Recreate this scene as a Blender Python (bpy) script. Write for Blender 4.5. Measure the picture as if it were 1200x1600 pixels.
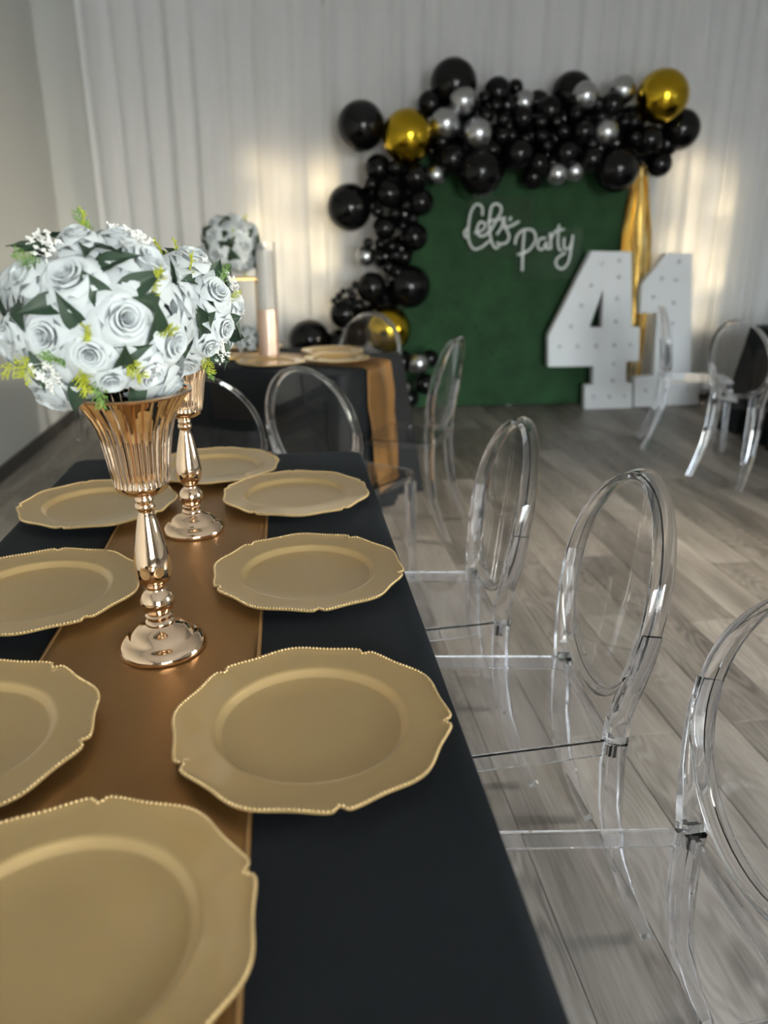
import bpy, bmesh, math, random
from mathutils import Vector, Matrix, Quaternion
for _o in list(bpy.data.objects): bpy.data.objects.remove(_o)
S = bpy.context.scene
COL = S.collection
PI = math.pi

# ------------------------------------------------------------------ camera
cd = bpy.data.cameras.new('camera'); cam = bpy.data.objects.new('camera', cd); COL.objects.link(cam)
PITCH, YAW = 0.34079, 0.12449
cam.location = (0, 0, 1.295)
cam.rotation_euler = (PI/2 - PITCH, 0, -YAW)
cd.sensor_fit = 'VERTICAL'; cd.sensor_height = 36.0; cd.sensor_width = 27.0
cd.lens = 36.0 * 1190 / 1600
cd.clip_start = 0.02
cd.dof.use_dof = True; cd.dof.focus_distance = 1.18; cd.dof.aperture_fstop = 3.0
S.camera = cam

# ------------------------------------------------------------------ world, sun, exposure
W = bpy.data.worlds.new('sky'); S.world = W; W.use_nodes = True
wn = W.node_tree.nodes; wn.clear()
wo = wn.new('ShaderNodeOutputWorld'); wb = wn.new('ShaderNodeBackground'); ws = wn.new('ShaderNodeTexSky')
ws.sky_type = 'NISHITA'; ws.sun_disc = False; ws.sun_elevation = math.radians(35); ws.sun_rotation = math.radians(120)
ws.air_density = 1.0; ws.dust_density = 4.0
mixc = wn.new('ShaderNodeMix'); mixc.data_type = 'RGBA'; mixc.inputs[0].default_value = 0.62
mixc.inputs[7].default_value = (0.95, 0.97, 1.0, 1)
sc = wn.new('ShaderNodeMix'); sc.data_type = 'RGBA'; sc.blend_type = 'MULTIPLY'; sc.inputs[0].default_value = 1; sc.inputs[7].default_value = (0.35, 0.35, 0.35, 1)
W.node_tree.links.new(ws.outputs[0], sc.inputs[6])
W.node_tree.links.new(sc.outputs[2], mixc.inputs[6])
W.node_tree.links.new(mixc.outputs[2], wb.inputs[0]); wb.inputs[1].default_value = 24.0
W.node_tree.links.new(wb.outputs[0], wo.inputs[0])
def portal(name, loc, rot, sx, sy):
    l = bpy.data.lights.new(name, 'AREA'); l.shape = 'RECTANGLE'; l.size = sx; l.size_y = sy; l.cycles.is_portal = True
    o = bpy.data.objects.new(name, l); COL.objects.link(o); o.location = loc; o.rotation_euler = rot
RX0, RX1, RY0, RY1, RZ = -1.66, 5.3, -5.2, 6.38, 3.25
WIN = [(0.1, 3.1, 0.2, 2.8)]                            # openings in the rear wall: x0, x1, z0, z1
FILL_WIN = [(0.4, 1.7, 0.9, 2.6)]                            # unseen right wall opening added as fill light: y0, y1, z0, z1
for a in WIN: portal('window_portal', ((a[0]+a[1])/2, RY0-0.14, (a[2]+a[3])/2), (PI/2, 0, 0), a[1]-a[0], a[3]-a[2])
GLOW_WIN = [(-.30, .46, .72, 1.98), (3.04, 3.72, .55, 2.02)]     # unseen windows added for warm curtain patches: x0, x1, z0, z1
for a in GLOW_WIN: portal('window_portal', ((a[0]+a[1])/2, RY1+0.14, (a[2]+a[3])/2), (-PI/2, 0, 0), a[1]-a[0], a[3]-a[2])
for a in FILL_WIN: portal('window_portal', (RX1+0.14, (a[0]+a[1])/2, (a[2]+a[3])/2), (0, PI/2, 0), a[3]-a[2], a[1]-a[0])
S.view_settings.view_transform = 'Standard'; S.view_settings.look = 'None'
S.view_settings.gamma = 1; S.view_settings.use_curve_mapping = False
S.view_settings.exposure = 0.5
S.cycles.max_bounces = 24; S.cycles.transmission_bounces = 20; S.cycles.transparent_max_bounces = 24
S.cycles.diffuse_bounces = 6; S.cycles.glossy_bounces = 8
S.cycles.use_denoising = True; S.cycles.sample_clamp_indirect = 6

# ------------------------------------------------------------------ materials
def mat(name): 
    m = bpy.data.materials.new(name); m.use_nodes = True
    return m, m.node_tree.nodes, m.node_tree.links
def pb(name, col, rough=.5, metal=0.0, **kw):
    m, n, l = mat(name); b = n['Principled BSDF']
    b.inputs['Base Color'].default_value = (*col, 1); b.inputs['Roughness'].default_value = rough; b.inputs['Metallic'].default_value = metal
    for k, v in kw.items(): b.inputs[k.replace('_', ' ')].default_value = v
    return m
def noise_bump(m, scale, strength, dist=.002, detail=3, stretch=None):
    n, l = m.node_tree.nodes, m.node_tree.links
    t = n.new('ShaderNodeTexNoise'); t.inputs['Scale'].default_value = scale; t.inputs['Detail'].default_value = detail
    c = n.new('ShaderNodeTexCoord'); mp = n.new('ShaderNodeMapping')
    if stretch: mp.inputs['Scale'].default_value = stretch
    l.new(c.outputs['Object'], mp.inputs[0]); l.new(mp.outputs[0], t.inputs['Vector'])
    b = n.new('ShaderNodeBump'); b.inputs['Strength'].default_value = strength; b.inputs['Distance'].default_value = dist
    l.new(t.outputs[0], b.inputs['Height']); l.new(b.outputs[0], n['Principled BSDF'].inputs['Normal'])
    return m
M_wall = noise_bump(pb('painted wall', (.59, .595, .572), .7), 120, .15)
M_ceil = noise_bump(pb('white ceiling', (.86, .86, .85), .8), 90, .1)
M_base = pb('dark baseboard', (.06, .055, .05), .5)
M_white = pb('white paint', (.8, .81, .83), .45)
M_winframe = pb('window frame', (.75, .75, .75), .4)
M_cloth = noise_bump(pb('black polyester', (.0075, .0092, .0115), .75, Sheen_Weight=.02, Sheen_Roughness=.5, Specular_IOR_Level=.18), 700, .2, .0004)
M_cloth.node_tree.nodes['Principled BSDF'].inputs['Sheen Tint'].default_value = (.6, .75, .9, 1)
M_satin = pb('brown gold satin', (.27, .142, .046), .36, .6, Anisotropic=.4)
noise_bump(M_satin, 14, .25, .012, 2, (1, .5, 1))
M_hem = pb('satin hem', (.34, .2, .08), .45, .3)
M_plate = pb('gold lacquer', (.50, .348, .152), .38, .55, Coat_Weight=.8, Coat_Roughness=.05)
M_bead = pb('gold lacquer edge', (.60, .44, .22), .36, .7, Coat_Weight=.3, Coat_Roughness=.1)
M_rose_gold = pb('champagne gold chrome', (.90, .68, .49), .05, 1.0)
M_rose_gold_dull = pb('champagne gold rim', (.80, .56, .38), .16, 1.0)
M_glass = pb('clear polycarbonate', (.968, .974, .998), .025, 0, IOR=1.46, Transmission_Weight=1.0)
M_glass_thin = pb('clear thin panel', (.985, .988, .995), .02, 0, IOR=1.40, Transmission_Weight=1.0)
M_black = pb('black latex', (.004, .004, .0045), .16, 0, Specular_IOR_Level=.32)
M_gold = pb('gold foil', (.56, .375, .025), .16, 1.0)
M_silver = pb('chrome latex', (.52, .53, .55), .27, 1.0)
M_neon = pb('unlit white neon tube', (.72, .75, .74), .35)
M_marquee = pb('white marquee paint', (.74, .76, .79), .5)
M_bulb = pb('unlit pearl bulb', (.58, .59, .62), .2)
M_leaf = pb('dark green cloth leaf', (.020, .045, .024), .55)
M_core = pb('green foam', (.02, .04, .018), .9)
M_fern = pb('yellow green plastic', (.42, .46, .03), .5)
M_fern2 = pb('green plastic', (.14, .27, .05), .5)
M_filler = pb('white filler blossom', (.86, .87, .84), .6)
M_goldframe = pb('gold painted metal', (.6, .38, .13), .3, 1.0)
M_candle = pb('white wax', (.84, .81, .76), .5)
M_tabletop = pb('folding table top', (.55, .55, .54), .5)
M_legm = pb('grey steel leg', (.3, .3, .31), .4, .8)

GLOW_TINT = .66  # pane transmission, sets the strength of the added curtain glow
def pane_mat(col=(.93, .95, .94, 1)):
    m, n, l = mat('window pane'); n.remove(n['Principled BSDF'])
    t = n.new('ShaderNodeBsdfTransparent'); t.inputs[0].default_value = col; g = n.new('ShaderNodeBsdfGlossy'); g.inputs['Roughness'].default_value = .02
    f = n.new('ShaderNodeFresnel'); f.inputs[0].default_value = 1.45; mx = n.new('ShaderNodeMixShader')
    l.new(f.outputs[0], mx.inputs[0]); l.new(t.outputs[0], mx.inputs[1]); l.new(g.outputs[0], mx.inputs[2]); l.new(mx.outputs[0], n['Material Output'].inputs[0])
    return m
M_pane = pane_mat()
def dapple(m):  # light dapple put into the pane colour as uneven tint
    n, l = m.node_tree.nodes, m.node_tree.links; t = next(x for x in n if x.type == 'BSDF_TRANSPARENT'); col = tuple(t.inputs[0].default_value)
    c = n.new('ShaderNodeTexCoord'); z = n.new('ShaderNodeTexNoise'); z.inputs['Scale'].default_value = 5.5; z.inputs['Detail'].default_value = 2
    r = n.new('ShaderNodeValToRGB'); r.color_ramp.elements[0].position = .38; r.color_ramp.elements[0].color = (.17, .15, .12, 1)
    r.color_ramp.elements[1].position = .66; r.color_ramp.elements[1].color = tuple(min(1, 1.5*x) for x in col[:3]) + (1,)
    l.new(c.outputs['Object'], z.inputs['Vector']); l.new(z.outputs[0], r.inputs[0]); l.new(r.outputs[0], t.inputs[0]); return m
M_acrylic = pane_mat((.985, .985, .985, 1))
M_glow_pane = dapple(pane_mat((GLOW_TINT*1.0, GLOW_TINT*.86, GLOW_TINT*.62, 1)))  # warm blotchy light on the curtains comes from this pane tint
def petal_mat():
    m, n, l = mat('white cloth petal'); b = n['Principled BSDF']
    b.inputs['Base Color'].default_value = (.61, .652, .675, 1); b.inputs['Roughness'].default_value = .65
    b.inputs['Sheen Weight'].default_value = .1
    t = n.new('ShaderNodeBsdfTranslucent'); t.inputs[0].default_value = (.66, .70, .70, 1)
    mx = n.new('ShaderNodeMixShader'); mx.inputs[0].default_value = .16
    l.new(b.outputs[0], mx.inputs[1]); l.new(t.outputs[0], mx.inputs[2]); l.new(mx.outputs[0], n['Material Output'].inputs[0])
    return m
M_petal = petal_mat()
def curtain_mat():
    m, n, l = mat('white sheer curtain'); b = n['Principled BSDF']
    b.inputs['Base Color'].default_value = (.86, .865, .88, 1); b.inputs['Roughness'].default_value = .7; b.inputs['Sheen Weight'].default_value = .15
    t = n.new('ShaderNodeBsdfTranslucent'); t.inputs[0].default_value = (.8, .8, .82, 1)
    mx = n.new('ShaderNodeMixShader'); mx.inputs[0].default_value = .3
    l.new(b.outputs[0], mx.inputs[1]); l.new(t.outputs[0], mx.inputs[2]); l.new(mx.outputs[0], n['Material Output'].inputs[0])
    return m
M_curtain = curtain_mat()
def turf_mat():
    m, n, l = mat('artificial turf'); b = n['Principled BSDF']; b.inputs['Roughness'].default_value = .85
    c = n.new('ShaderNodeTexCoord'); t = n.new('ShaderNodeTexNoise'); t.inputs['Scale'].default_value = 5; t.inputs['Detail'].default_value = 8
    r = n.new('ShaderNodeValToRGB'); r.color_ramp.elements[0].position = .3; r.color_ramp.elements[0].color = (.010, .044, .013, 1)
    r.color_ramp.elements[1].position = .72; r.color_ramp.elements[1].color = (.021, .082, .027, 1)
    l.new(c.outputs['Object'], t.inputs[0]); l.new(t.outputs[0], r.inputs[0]); l.new(r.outputs[0], b.inputs['Base Color'])
    return m
M_turf = turf_mat()
def foil_mat():
    return pb('gold fringe foil', (.80, .62, .26), .22, 1.0)
M_fringe = foil_mat()
def glitter_mat():
    m = pb('rose gold glitter', (.62, .46, .38), .35, .7); n, l = m.node_tree.nodes, m.node_tree.links
    v = n.new('ShaderNodeTexVoronoi'); v.inputs['Scale'].default_value = 160; c = n.new('ShaderNodeTexCoord'); l.new(c.outputs['Object'], v.inputs['Vector'])
    b = n.new('ShaderNodeBump'); b.inputs['Strength'].default_value = .8; l.new(v.outputs['Distance'], b.inputs['Height']); l.new(b.outputs[0], n['Principled BSDF'].inputs['Normal'])
    return m
M_glitter = glitter_mat()
def plank_mat():
    m, n, l = mat('grey oak vinyl'); b = n['Principled BSDF']
    c = n.new('ShaderNodeTexCoord'); oi = n.new('ShaderNodeObjectInfo')
    off = n.new('ShaderNodeVectorMath'); off.operation = 'MULTIPLY'; off.inputs[1].default_value = (7, 31, 13)
    cx = n.new('ShaderNodeCombineXYZ')
    for i in range(3): l.new(oi.outputs['Random'], cx.inputs[i])
    l.new(cx.outputs[0], off.inputs[0])
    ad = n.new('ShaderNodeVectorMath'); ad.operation = 'ADD'; l.new(c.outputs['Object'], ad.inputs[0]); l.new(off.outputs[0], ad.inputs[1])
    def mapped(s):
        mp = n.new('ShaderNodeMapping'); mp.inputs['Scale'].default_value = s; l.new(ad.outputs[0], mp.inputs[0]); return mp.outputs[0]
    # cathedral grain: contour bands of a stretched noise field
    n1 = n.new('ShaderNodeTexNoise'); n1.inputs['Scale'].default_value = 1; n1.inputs['Detail'].default_value = 1.5; l.new(mapped((6.5, 1.6, 1)), n1.inputs['Vector'])
    mu = n.new('ShaderNodeMath'); mu.operation = 'MULTIPLY'; mu.inputs[1].default_value = 150; l.new(n1.outputs[0], mu.inputs[0])
    si = n.new('ShaderNodeMath'); si.operation = 'SINE'; l.new(mu.outputs[0], si.inputs[0])
    # fine streaks
    n2 = n.new('ShaderNodeTexNoise'); n2.inputs['Scale'].default_value = 1; n2.inputs['Detail'].default_value = 6; n2.inputs['Roughness'].default_value = .7; l.new(mapped((120, 5, 1)), n2.inputs['Vector'])
    # broad blotches
    n3 = n.new('ShaderNodeTexNoise'); n3.inputs['Scale'].default_value = 1; n3.inputs['Detail'].default_value = 3; l.new(mapped((7, 1.3, 1)), n3.inputs['Vector'])
    n4 = n.new('ShaderNodeTexNoise'); n4.inputs['Scale'].default_value = 1; n4.inputs['Detail'].default_value = 2; l.new(mapped((4, .9, 3)), n4.inputs['Vector'])
    msk = n.new('ShaderNodeMapRange'); msk.inputs[1].default_value = .45; msk.inputs[2].default_value = .62; l.new(n4.outputs[0], msk.inputs[0])
    g1 = n.new('ShaderNodeMath'); g1.operation = 'MULTIPLY'; l.new(si.outputs[0], g1.inputs[0]); l.new(msk.outputs[0], g1.inputs[1])
    g2 = n.new('ShaderNodeMath'); g2.operation = 'MULTIPLY_ADD'; g2.inputs[1].default_value = .085; l.new(g1.outputs[0], g2.inputs[0])
    g3 = n.new('ShaderNodeMath'); g3.operation = 'MULTIPLY_ADD'; g3.inputs[1].default_value = .55; l.new(n2.outputs[0], g3.inputs[0])
    g4 = n.new('ShaderNodeMath'); g4.operation = 'MULTIPLY_ADD'; g4.inputs[1].default_value = .75; l.new(n3.outputs[0], g4.inputs[0])
    g5 = n.new('ShaderNodeMath'); g5.operation = 'MULTIPLY_ADD'; g5.inputs[1].default_value = .22; g5.inputs[2].default_value = -.26; l.new(oi.outputs['Random'], g5.inputs[0])
    l.new(g5.outputs[0], g4.inputs[2]); l.new(g4.outputs[0], g3.inputs[2]); l.new(g3.outputs[0], g2.inputs[2])
    r = n.new('ShaderNodeValToRGB'); e = r.color_ramp.elements
    e[0].position = .25; e[0].color = (.07, .06, .05, 1); e[1].position = .78; e[1].color = (.37, .333, .293, 1)
    x = e.new(.5); x.color = (.215, .19, .165, 1)
    l.new(g2.outputs[0], r.inputs[0]); l.new(r.outputs[0], b.inputs['Base Color'])
    b.inputs['Roughness'].default_value = .42
    bp = n.new('ShaderNodeBump'); bp.inputs['Strength'].default_value = .12; bp.inputs['Distance'].default_value = .001
    l.new(g2.outputs[0], bp.inputs['Height']); l.new(bp.outputs[0], b.inputs['Normal'])
    return m
M_plank = plank_mat()
M_ground = pb('pale paving', (.35, .34, .32), .9)
M_hedge = pb('hedge green', (.05, .09, .03), .8)

# ------------------------------------------------------------------ mesh helpers
class MB:
    def __init__(s, sharp=50): s.v = []; s.f = []; s.sm = []; s.sharp = sharp
    def add(s, vs, fs, smooth=False):
        b = len(s.v); s.v += [tuple(v) for v in vs]
        for f in fs: s.f.append(tuple(b + i for i in f)); s.sm.append(smooth)
        return s
    def box(s, x0, x1, y0, y1, z0, z1):
        return s.add([(x0,y0,z0),(x1,y0,z0),(x1,y1,z0),(x0,y1,z0),(x0,y0,z1),(x1,y0,z1),(x1,y1,z1),(x0,y1,z1)],
            [(3,2,1,0),(4,5,6,7),(0,1,5,4),(1,2,6,5),(2,3,7,6),(3,0,4,7)])
    def lathe(s, prof, n=48, rad=None, smooth=True, c=(0,0,0)):
        vs = []; fs = []; k = len(prof)
        for i in range(n):
            a = 2*PI*i/n
            for j, (r, z) in enumerate(prof):
                q = r if rad is None else rad(r, z, a, j)
                vs.append((c[0]+q*math.cos(a), c[1]+q*math.sin(a), c[2]+z))
        for i in range(n):
            p = (i+1) % n
            for j in range(k-1): fs.append((i*k+j, p*k+j, p*k+j+1, i*k+j+1))
        return s.add(vs, fs, smooth)
    def sweep(s, path, ws, hs, side=None, closed=False, cham=.25, smooth=True, round_=False):
        """section w (along side) x h (along normal) with cut corners; path of Vectors"""
        P = [Vector(p) for p in path]; n = len(P); vs = []; fs = []
        if round_: sec = [(math.cos(2*PI*k/8), math.sin(2*PI*k/8)) for k in range(8)]
        else: c = 1 - cham; sec = [(1,c),(c,1),(-c,1),(-1,c),(-1,-c),(-c,-1),(c,-1),(1,-c)]
        k = len(sec)
        for i in range(n):
            if closed: t = P[(i+1) % n] - P[i-1]
            else: t = P[min(i+1, n-1)] - P[max(i-1, 0)]
            t.normalize()
            sd = (side(i) if callable(side) else Vector(side)) if side is not None else Vector((0,0,1))
            sd = Vector(sd); sd = sd - t*sd.dot(t)
            if sd.length < 1e-6: sd = t.orthogonal()
            sd.normalize(); nn = t.cross(sd)
            w = ws[i] if hasattr(ws, '__len__') else ws; h = hs[i] if hasattr(hs, '__len__') else hs
            for a, b in sec: vs.append(P[i] + sd*(a*w/2) + nn*(b*h/2))
        m = n if closed else n-1
        for i in range(m):
            p = (i+1) % n
            for j in range(k): q = (j+1) % k; fs.append((i*k+j, i*k+q, p*k+q, p*k+j))
        if not closed: fs.append(tuple(range(k-1, -1, -1))); fs.append(tuple((n-1)*k+j for j in range(k)))
        return s.add(vs, fs, smooth)
    def sphere(s, c, r, nu=12, nv=8, sx=1, sy=1, sz=1):
        vs = [(c[0], c[1], c[2]-r*sz)]; fs = []
        for j in range(1, nv):
            t = -PI/2 + PI*j/nv
            for i in range(nu):
                a = 2*PI*i/nu; vs.append((c[0]+r*sx*math.cos(t)*math.cos(a), c[1]+r*sy*math.cos(t)*math.sin(a), c[2]+r*sz*math.sin(t)))
        vs.append((c[0], c[1], c[2]+r*sz)); top = len(vs)-1
        for i in range(nu):
            p = (i+1) % nu; fs.append((0, 1+p, 1+i)); fs.append((top, top-nu+i, top-nu+p))
            for j in range(nv-2): a = 1+j*nu; fs.append((a+i, a+p, a+nu+p, a+nu+i))
        return s.add(vs, fs, True)
    def grid(s, fn, nu, nv, smooth=True, closed_u=False):
        vs = []; fs = []; cu = nu if closed_u else nu+1
        for i in range(cu):
            for j in range(nv+1): vs.append(fn(i/nu, j/nv))
        for i in range(nu):
            p = (i+1) % cu
            for j in range(nv): fs.append((i*(nv+1)+j, p*(nv+1)+j, p*(nv+1)+j+1, i*(nv+1)+j+1))
        return s.add(vs, fs, smooth)
    def prism(s, poly, y0, y1, holes=()):
        """extrude an (x,z) outline along y; with optional holes (bmesh triangle fill)"""
        bm = bmesh.new(); edges = []
        for loop in [poly] + list(holes):
            vv = [bm.verts.new((p[0], y0, p[1])) for p in loop]
            edges += [bm.edges.new((vv[i], vv[(i+1) % len(vv)])) for i in range(len(vv))]
        bmesh.ops.triangle_fill(bm, use_beauty=True, use_dissolve=False, edges=edges)
        r = bmesh.ops.extrude_face_region(bm, geom=bm.faces[:])
        for v in [g for g in r['geom'] if isinstance(g, bmesh.types.BMVert)]: v.co.y = y1
        bmesh.ops.recalc_face_normals(bm, faces=bm.faces[:])
        bm.verts.index_update()
        s.add([v.co[:] for v in bm.verts], [[v.index for v in f.verts] for f in bm.faces]); bm.free(); return s
    def mesh(s, name, m, fix=True):
        me = bpy.data.meshes.new(name); me.from_pydata(s.v, [], s.f); me.update()
        me.polygons.foreach_set('use_smooth', s.sm)
        if fix:
            bm = bmesh.new(); bm.from_mesh(me); bmesh.ops.remove_doubles(bm, verts=bm.verts[:], dist=1e-6); bmesh.ops.recalc_face_normals(bm, faces=bm.faces[:]); bm.to_mesh(me); bm.free(); me.set_sharp_from_angle(angle=math.radians(s.sharp))
        if m: me.materials.append(m)
        return me
    def obj(s, name, m, parent=None, fix=True): return link(name, s.mesh(name, m, fix), parent)
def link(name, me, parent=None):
    o = bpy.data.objects.new(name, me); COL.objects.link(o)
    if parent: o.parent = parent
    return o
def tag(o, label, cat, group=None, kind=None):
    o['label'] = label; o['category'] = cat
    if group: o['group'] = group
    if kind: o['kind'] = kind
    return o
def empty(name, loc, rz=0):
    o = bpy.data.objects.new(name, None); COL.objects.link(o); o.location = loc; o.rotation_euler = (0, 0, rz); o.empty_display_size = .05
    return o
def struct(o): o['kind'] = 'structure'; return o
def copy_tree(o, parent=None):
    c = o.copy(); COL.objects.link(c); c.parent = parent
    for ch in KIDS(o): copy_tree(ch, c)
    return c
def KIDS(o): return [x for x in list(o.children)]
def solid(o, t, off=0): md = o.modifiers.new('thickness', 'SOLIDIFY'); md.thickness = t; md.offset = off; return o
rnd = random.Random(41)

# ------------------------------------------------------------------ the room
def wall_holes(name, a0, a1, holes, axis, p0, p1):
    """wall with rectangular openings, spanning a0..a1 along x or y, thickness p0..p1"""
    b = MB(); xs = sorted({a0, a1} | {h[0] for h in holes} | {h[1] for h in holes}); zs = sorted({0, RZ} | {h[2] for h in holes} | {h[3] for h in holes})
    for i in range(len(xs)-1):
        for j in range(len(zs)-1):
            mx, mz = (xs[i]+xs[i+1])/2, (zs[j]+zs[j+1])/2
            if any(h[0] < mx < h[1] and h[2] < mz < h[3] for h in holes): continue
            if axis == 'x': b.box(xs[i], xs[i+1], p0, p1, zs[j], zs[j+1])
            else: b.box(p0, p1, xs[i], xs[i+1], zs[j], zs[j+1])
    return struct(b.obj(name, M_wall))
wall_holes('wall_left', RY0-.15, RY1+.15, [], 'y', RX0-.15, RX0)
wall_holes('wall_right', RY0-.15, RY1+.15, FILL_WIN, 'y', RX1, RX1+.15)
wall_holes('wall_back', RX0, RX1, GLOW_WIN, 'x', RY1, RY1+.15)
wall_holes('wall_rear', RX0, RX1, WIN, 'x', RY0-.15, RY0)
struct(MB().box(RX0-.15, RX1+.15, RY0-.15, RY1+.15, RZ, RZ+.1).obj('ceiling', M_ceil))
struct(MB().box(RX0, RX0+.012, RY0, RY1, 0, .085).obj('baseboard_left', M_base))
struct(MB().box(RX1-.012, RX1, RY0, RY1, 0, .085).obj('baseboard_right', M_base))
struct(MB().box(RX0+.012, RX1-.012, RY1-.012, RY1, 0, .085).obj('baseboard_back', M_base))
def window(k, a, loc, rz, pm=None):
    w = struct(empty('window_%d' % k, loc, rz))
    hw, h = (a[1]-a[0])/2, a[3]-a[2]
    f = MB(); t = .06
    f.box(-hw, -hw+t, -.04, .04, 0, h); f.box(hw-t, hw, -.04, .04, 0, h); f.box(-hw+t, hw-t, -.04, .04, 0, t); f.box(-hw+t, hw-t, -.04, .04, h-t, h)
    f.obj('frame', M_winframe, w)
    for x in (-hw/3, hw/3): MB().box(x-.025, x+.025, -.03, .03, t, h-t).obj('mullion', M_winframe, w)
    z = h*.66; MB().box(-hw+t, hw-t, -.02, .02, z-.02, z+.02).obj('glazing_bar', M_winframe, w)
    for i in range(3):
        x = -hw+t/2 + (2*hw-t)*(i+.5)/3; q = (2*hw-t)/6-.02
        MB().box(x-q, x+q, -.004, .004, t, h-t).obj('pane', pm or M_pane, w)
for k, a in enumerate(WIN): window(1+k, a, ((a[0]+a[1])/2, RY0-.07, a[2]), 0)
for k, a in enumerate(FILL_WIN): window(2+k, a, (RX1+.07, (a[0]+a[1])/2, a[2]), PI/2)  # unseen window, added to fill the room with light
for k, a in enumerate(GLOW_WIN): window(3+k, a, ((a[0]+a[1])/2, RY1+.07, a[2]), 0, M_glow_pane)  # unseen windows, added to glow through the curtains
struct(MB().box(-40, 40, -40, 40, -.3, -.15).obj('ground', M_ground))
# floor slab and planks
fl = struct(MB().box(RX0, RX1, RY0, RY1, -.06, -.012).obj('floor', M_base))
PWID, PLEN = .182, 1.22
def plank_mesh(x0, x1, y0, y1):
    b = MB(); c = .0016; g = .0005
    x0 += g; x1 -= g; y0 += g; y1 -= g
    vs = [(x0,y0,-.012),(x1,y0,-.012),(x1,y1,-.012),(x0,y1,-.012),(x0,y0,-c),(x1,y0,-c),(x1,y1,-c),(x0,y1,-c),(x0+c,y0+c,0),(x1-c,y0+c,0),(x1-c,y1-c,0),(x0+c,y1-c,0)]
    fs = [(0,1,5,4),(1,2,6,5),(2,3,7,6),(3,0,4,7),(4,5,9,8),(5,6,10,9),(6,7,11,10),(7,4,8,11),(8,9,10,11)]
    return b.add(vs, fs)
def clipped(xc, yc, w, L):
    x0, x1, y0, y1 = max(xc-w/2, RX0), min(xc+w/2, RX1), max(yc-L/2, RY0), min(yc+L/2, RY1)
    return (x0, x1, y0, y1) if x1-x0 > .01 and y1-y0 > .02 else None
pm_full = plank_mesh(-PWID/2, PWID/2, -PLEN/2, PLEN/2).mesh('plank', M_plank, False)
rest = MB(); X_OFF = .035
i0 = int((RX0-X_OFF)/PWID)-1
for i in range(i0, int((RX1-X_OFF)/PWID)+2):
    xc = X_OFF + i*PWID; st = rnd.random()*PLEN
    yc = RY0 - PLEN + st
    while yc - PLEN/2 < RY1:
        r = clipped(xc, yc, PWID, PLEN)
        if r:
            seen = r[3] > .35 and r[0] < .75 + r[3]*.62 and not (r[1] < .15 and r[3] < 1.9)
            if seen:
                full = abs(r[1]-r[0]-PWID) < 1e-5 and abs(r[3]-r[2]-PLEN) < 1e-5
                me = pm_full if full else plank_mesh(r[0]-xc, r[1]-xc, r[2]-yc, r[3]-yc).mesh('plank', M_plank, False)
                p = link('plank', me, fl); p.location = (xc, yc, 0)
            else:
                q = plank_mesh(*r); rest.add(q.v, q.f)
        yc += PLEN
o = rest.obj('plank_field', M_plank, fl, False); o['kind'] = 'stuff'

# ------------------------------------------------------------------ curtain along the back wall
def curtain(x0, x1, y, z1, seed, label):
    q = random.Random(seed); w = x1-x0; n = int(w*95)
    ph = [q.uniform(0, 6.28) for _ in range(6)]
    fr = [q.uniform(.85, 1.15) for _ in range(4)]
    def fn(u, v):
        x = x0 + u*w; z = .03 + v*(z1-.03); k = (1-v)
        drift = .03*math.sin(x*2.1+ph[0])*k
        xx = x + drift
        d = .032*math.sin(xx*37*fr[0]+ph[1]+1.5*math.sin(xx*4.3+ph[2])) + .008*math.sin(xx*71*fr[1]+ph[3]) + .022*math.sin(xx*11*fr[2]+ph[4]+k*.8) 
        pl = .45 + .55*k
        return (x + .012*math.sin(xx*37*fr[0]+ph[1]+1.2)*pl, y + d*pl, z)
    b = MB(); b.grid(fn, n, 14)
    o = b.obj('curtain', M_curtain, None, False); tag(o, label, 'curtain'); 
    t = MB(); t.sweep([(x0, y, z1-.005), (x1, y, z1-.005)], .05, .02, (0,0,1)); t.obj('heading_tape', M_white, o)
    return o
CY = 6.24
for k, (a, b_) in enumerate([(-1.34, .205), (.18, 1.745), (1.72, 3.225), (3.20, 5.2)]):
    curtain(a, b_, CY + .05*(k % 2), 3.16, 7+k, ['white sheer curtain at the left, ending short of the side wall beside the flowers', 'white sheer curtain behind the balloon column and the second gold flower stand', 'white sheer curtain directly behind the green panel and arch top', 'white sheer curtain at the right, behind the numeral 1 and right chairs'][k])
rod = MB(); rod.sweep([(RX0+.02, CY, 3.19), (RX1-.02, CY, 3.19)], .028, .028, (0,0,1), round_=True)
tag(rod.obj('curtain_rod', M_white), 'thin white rod carrying the sheer curtains along the back wall', 'curtain rod')

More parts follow.
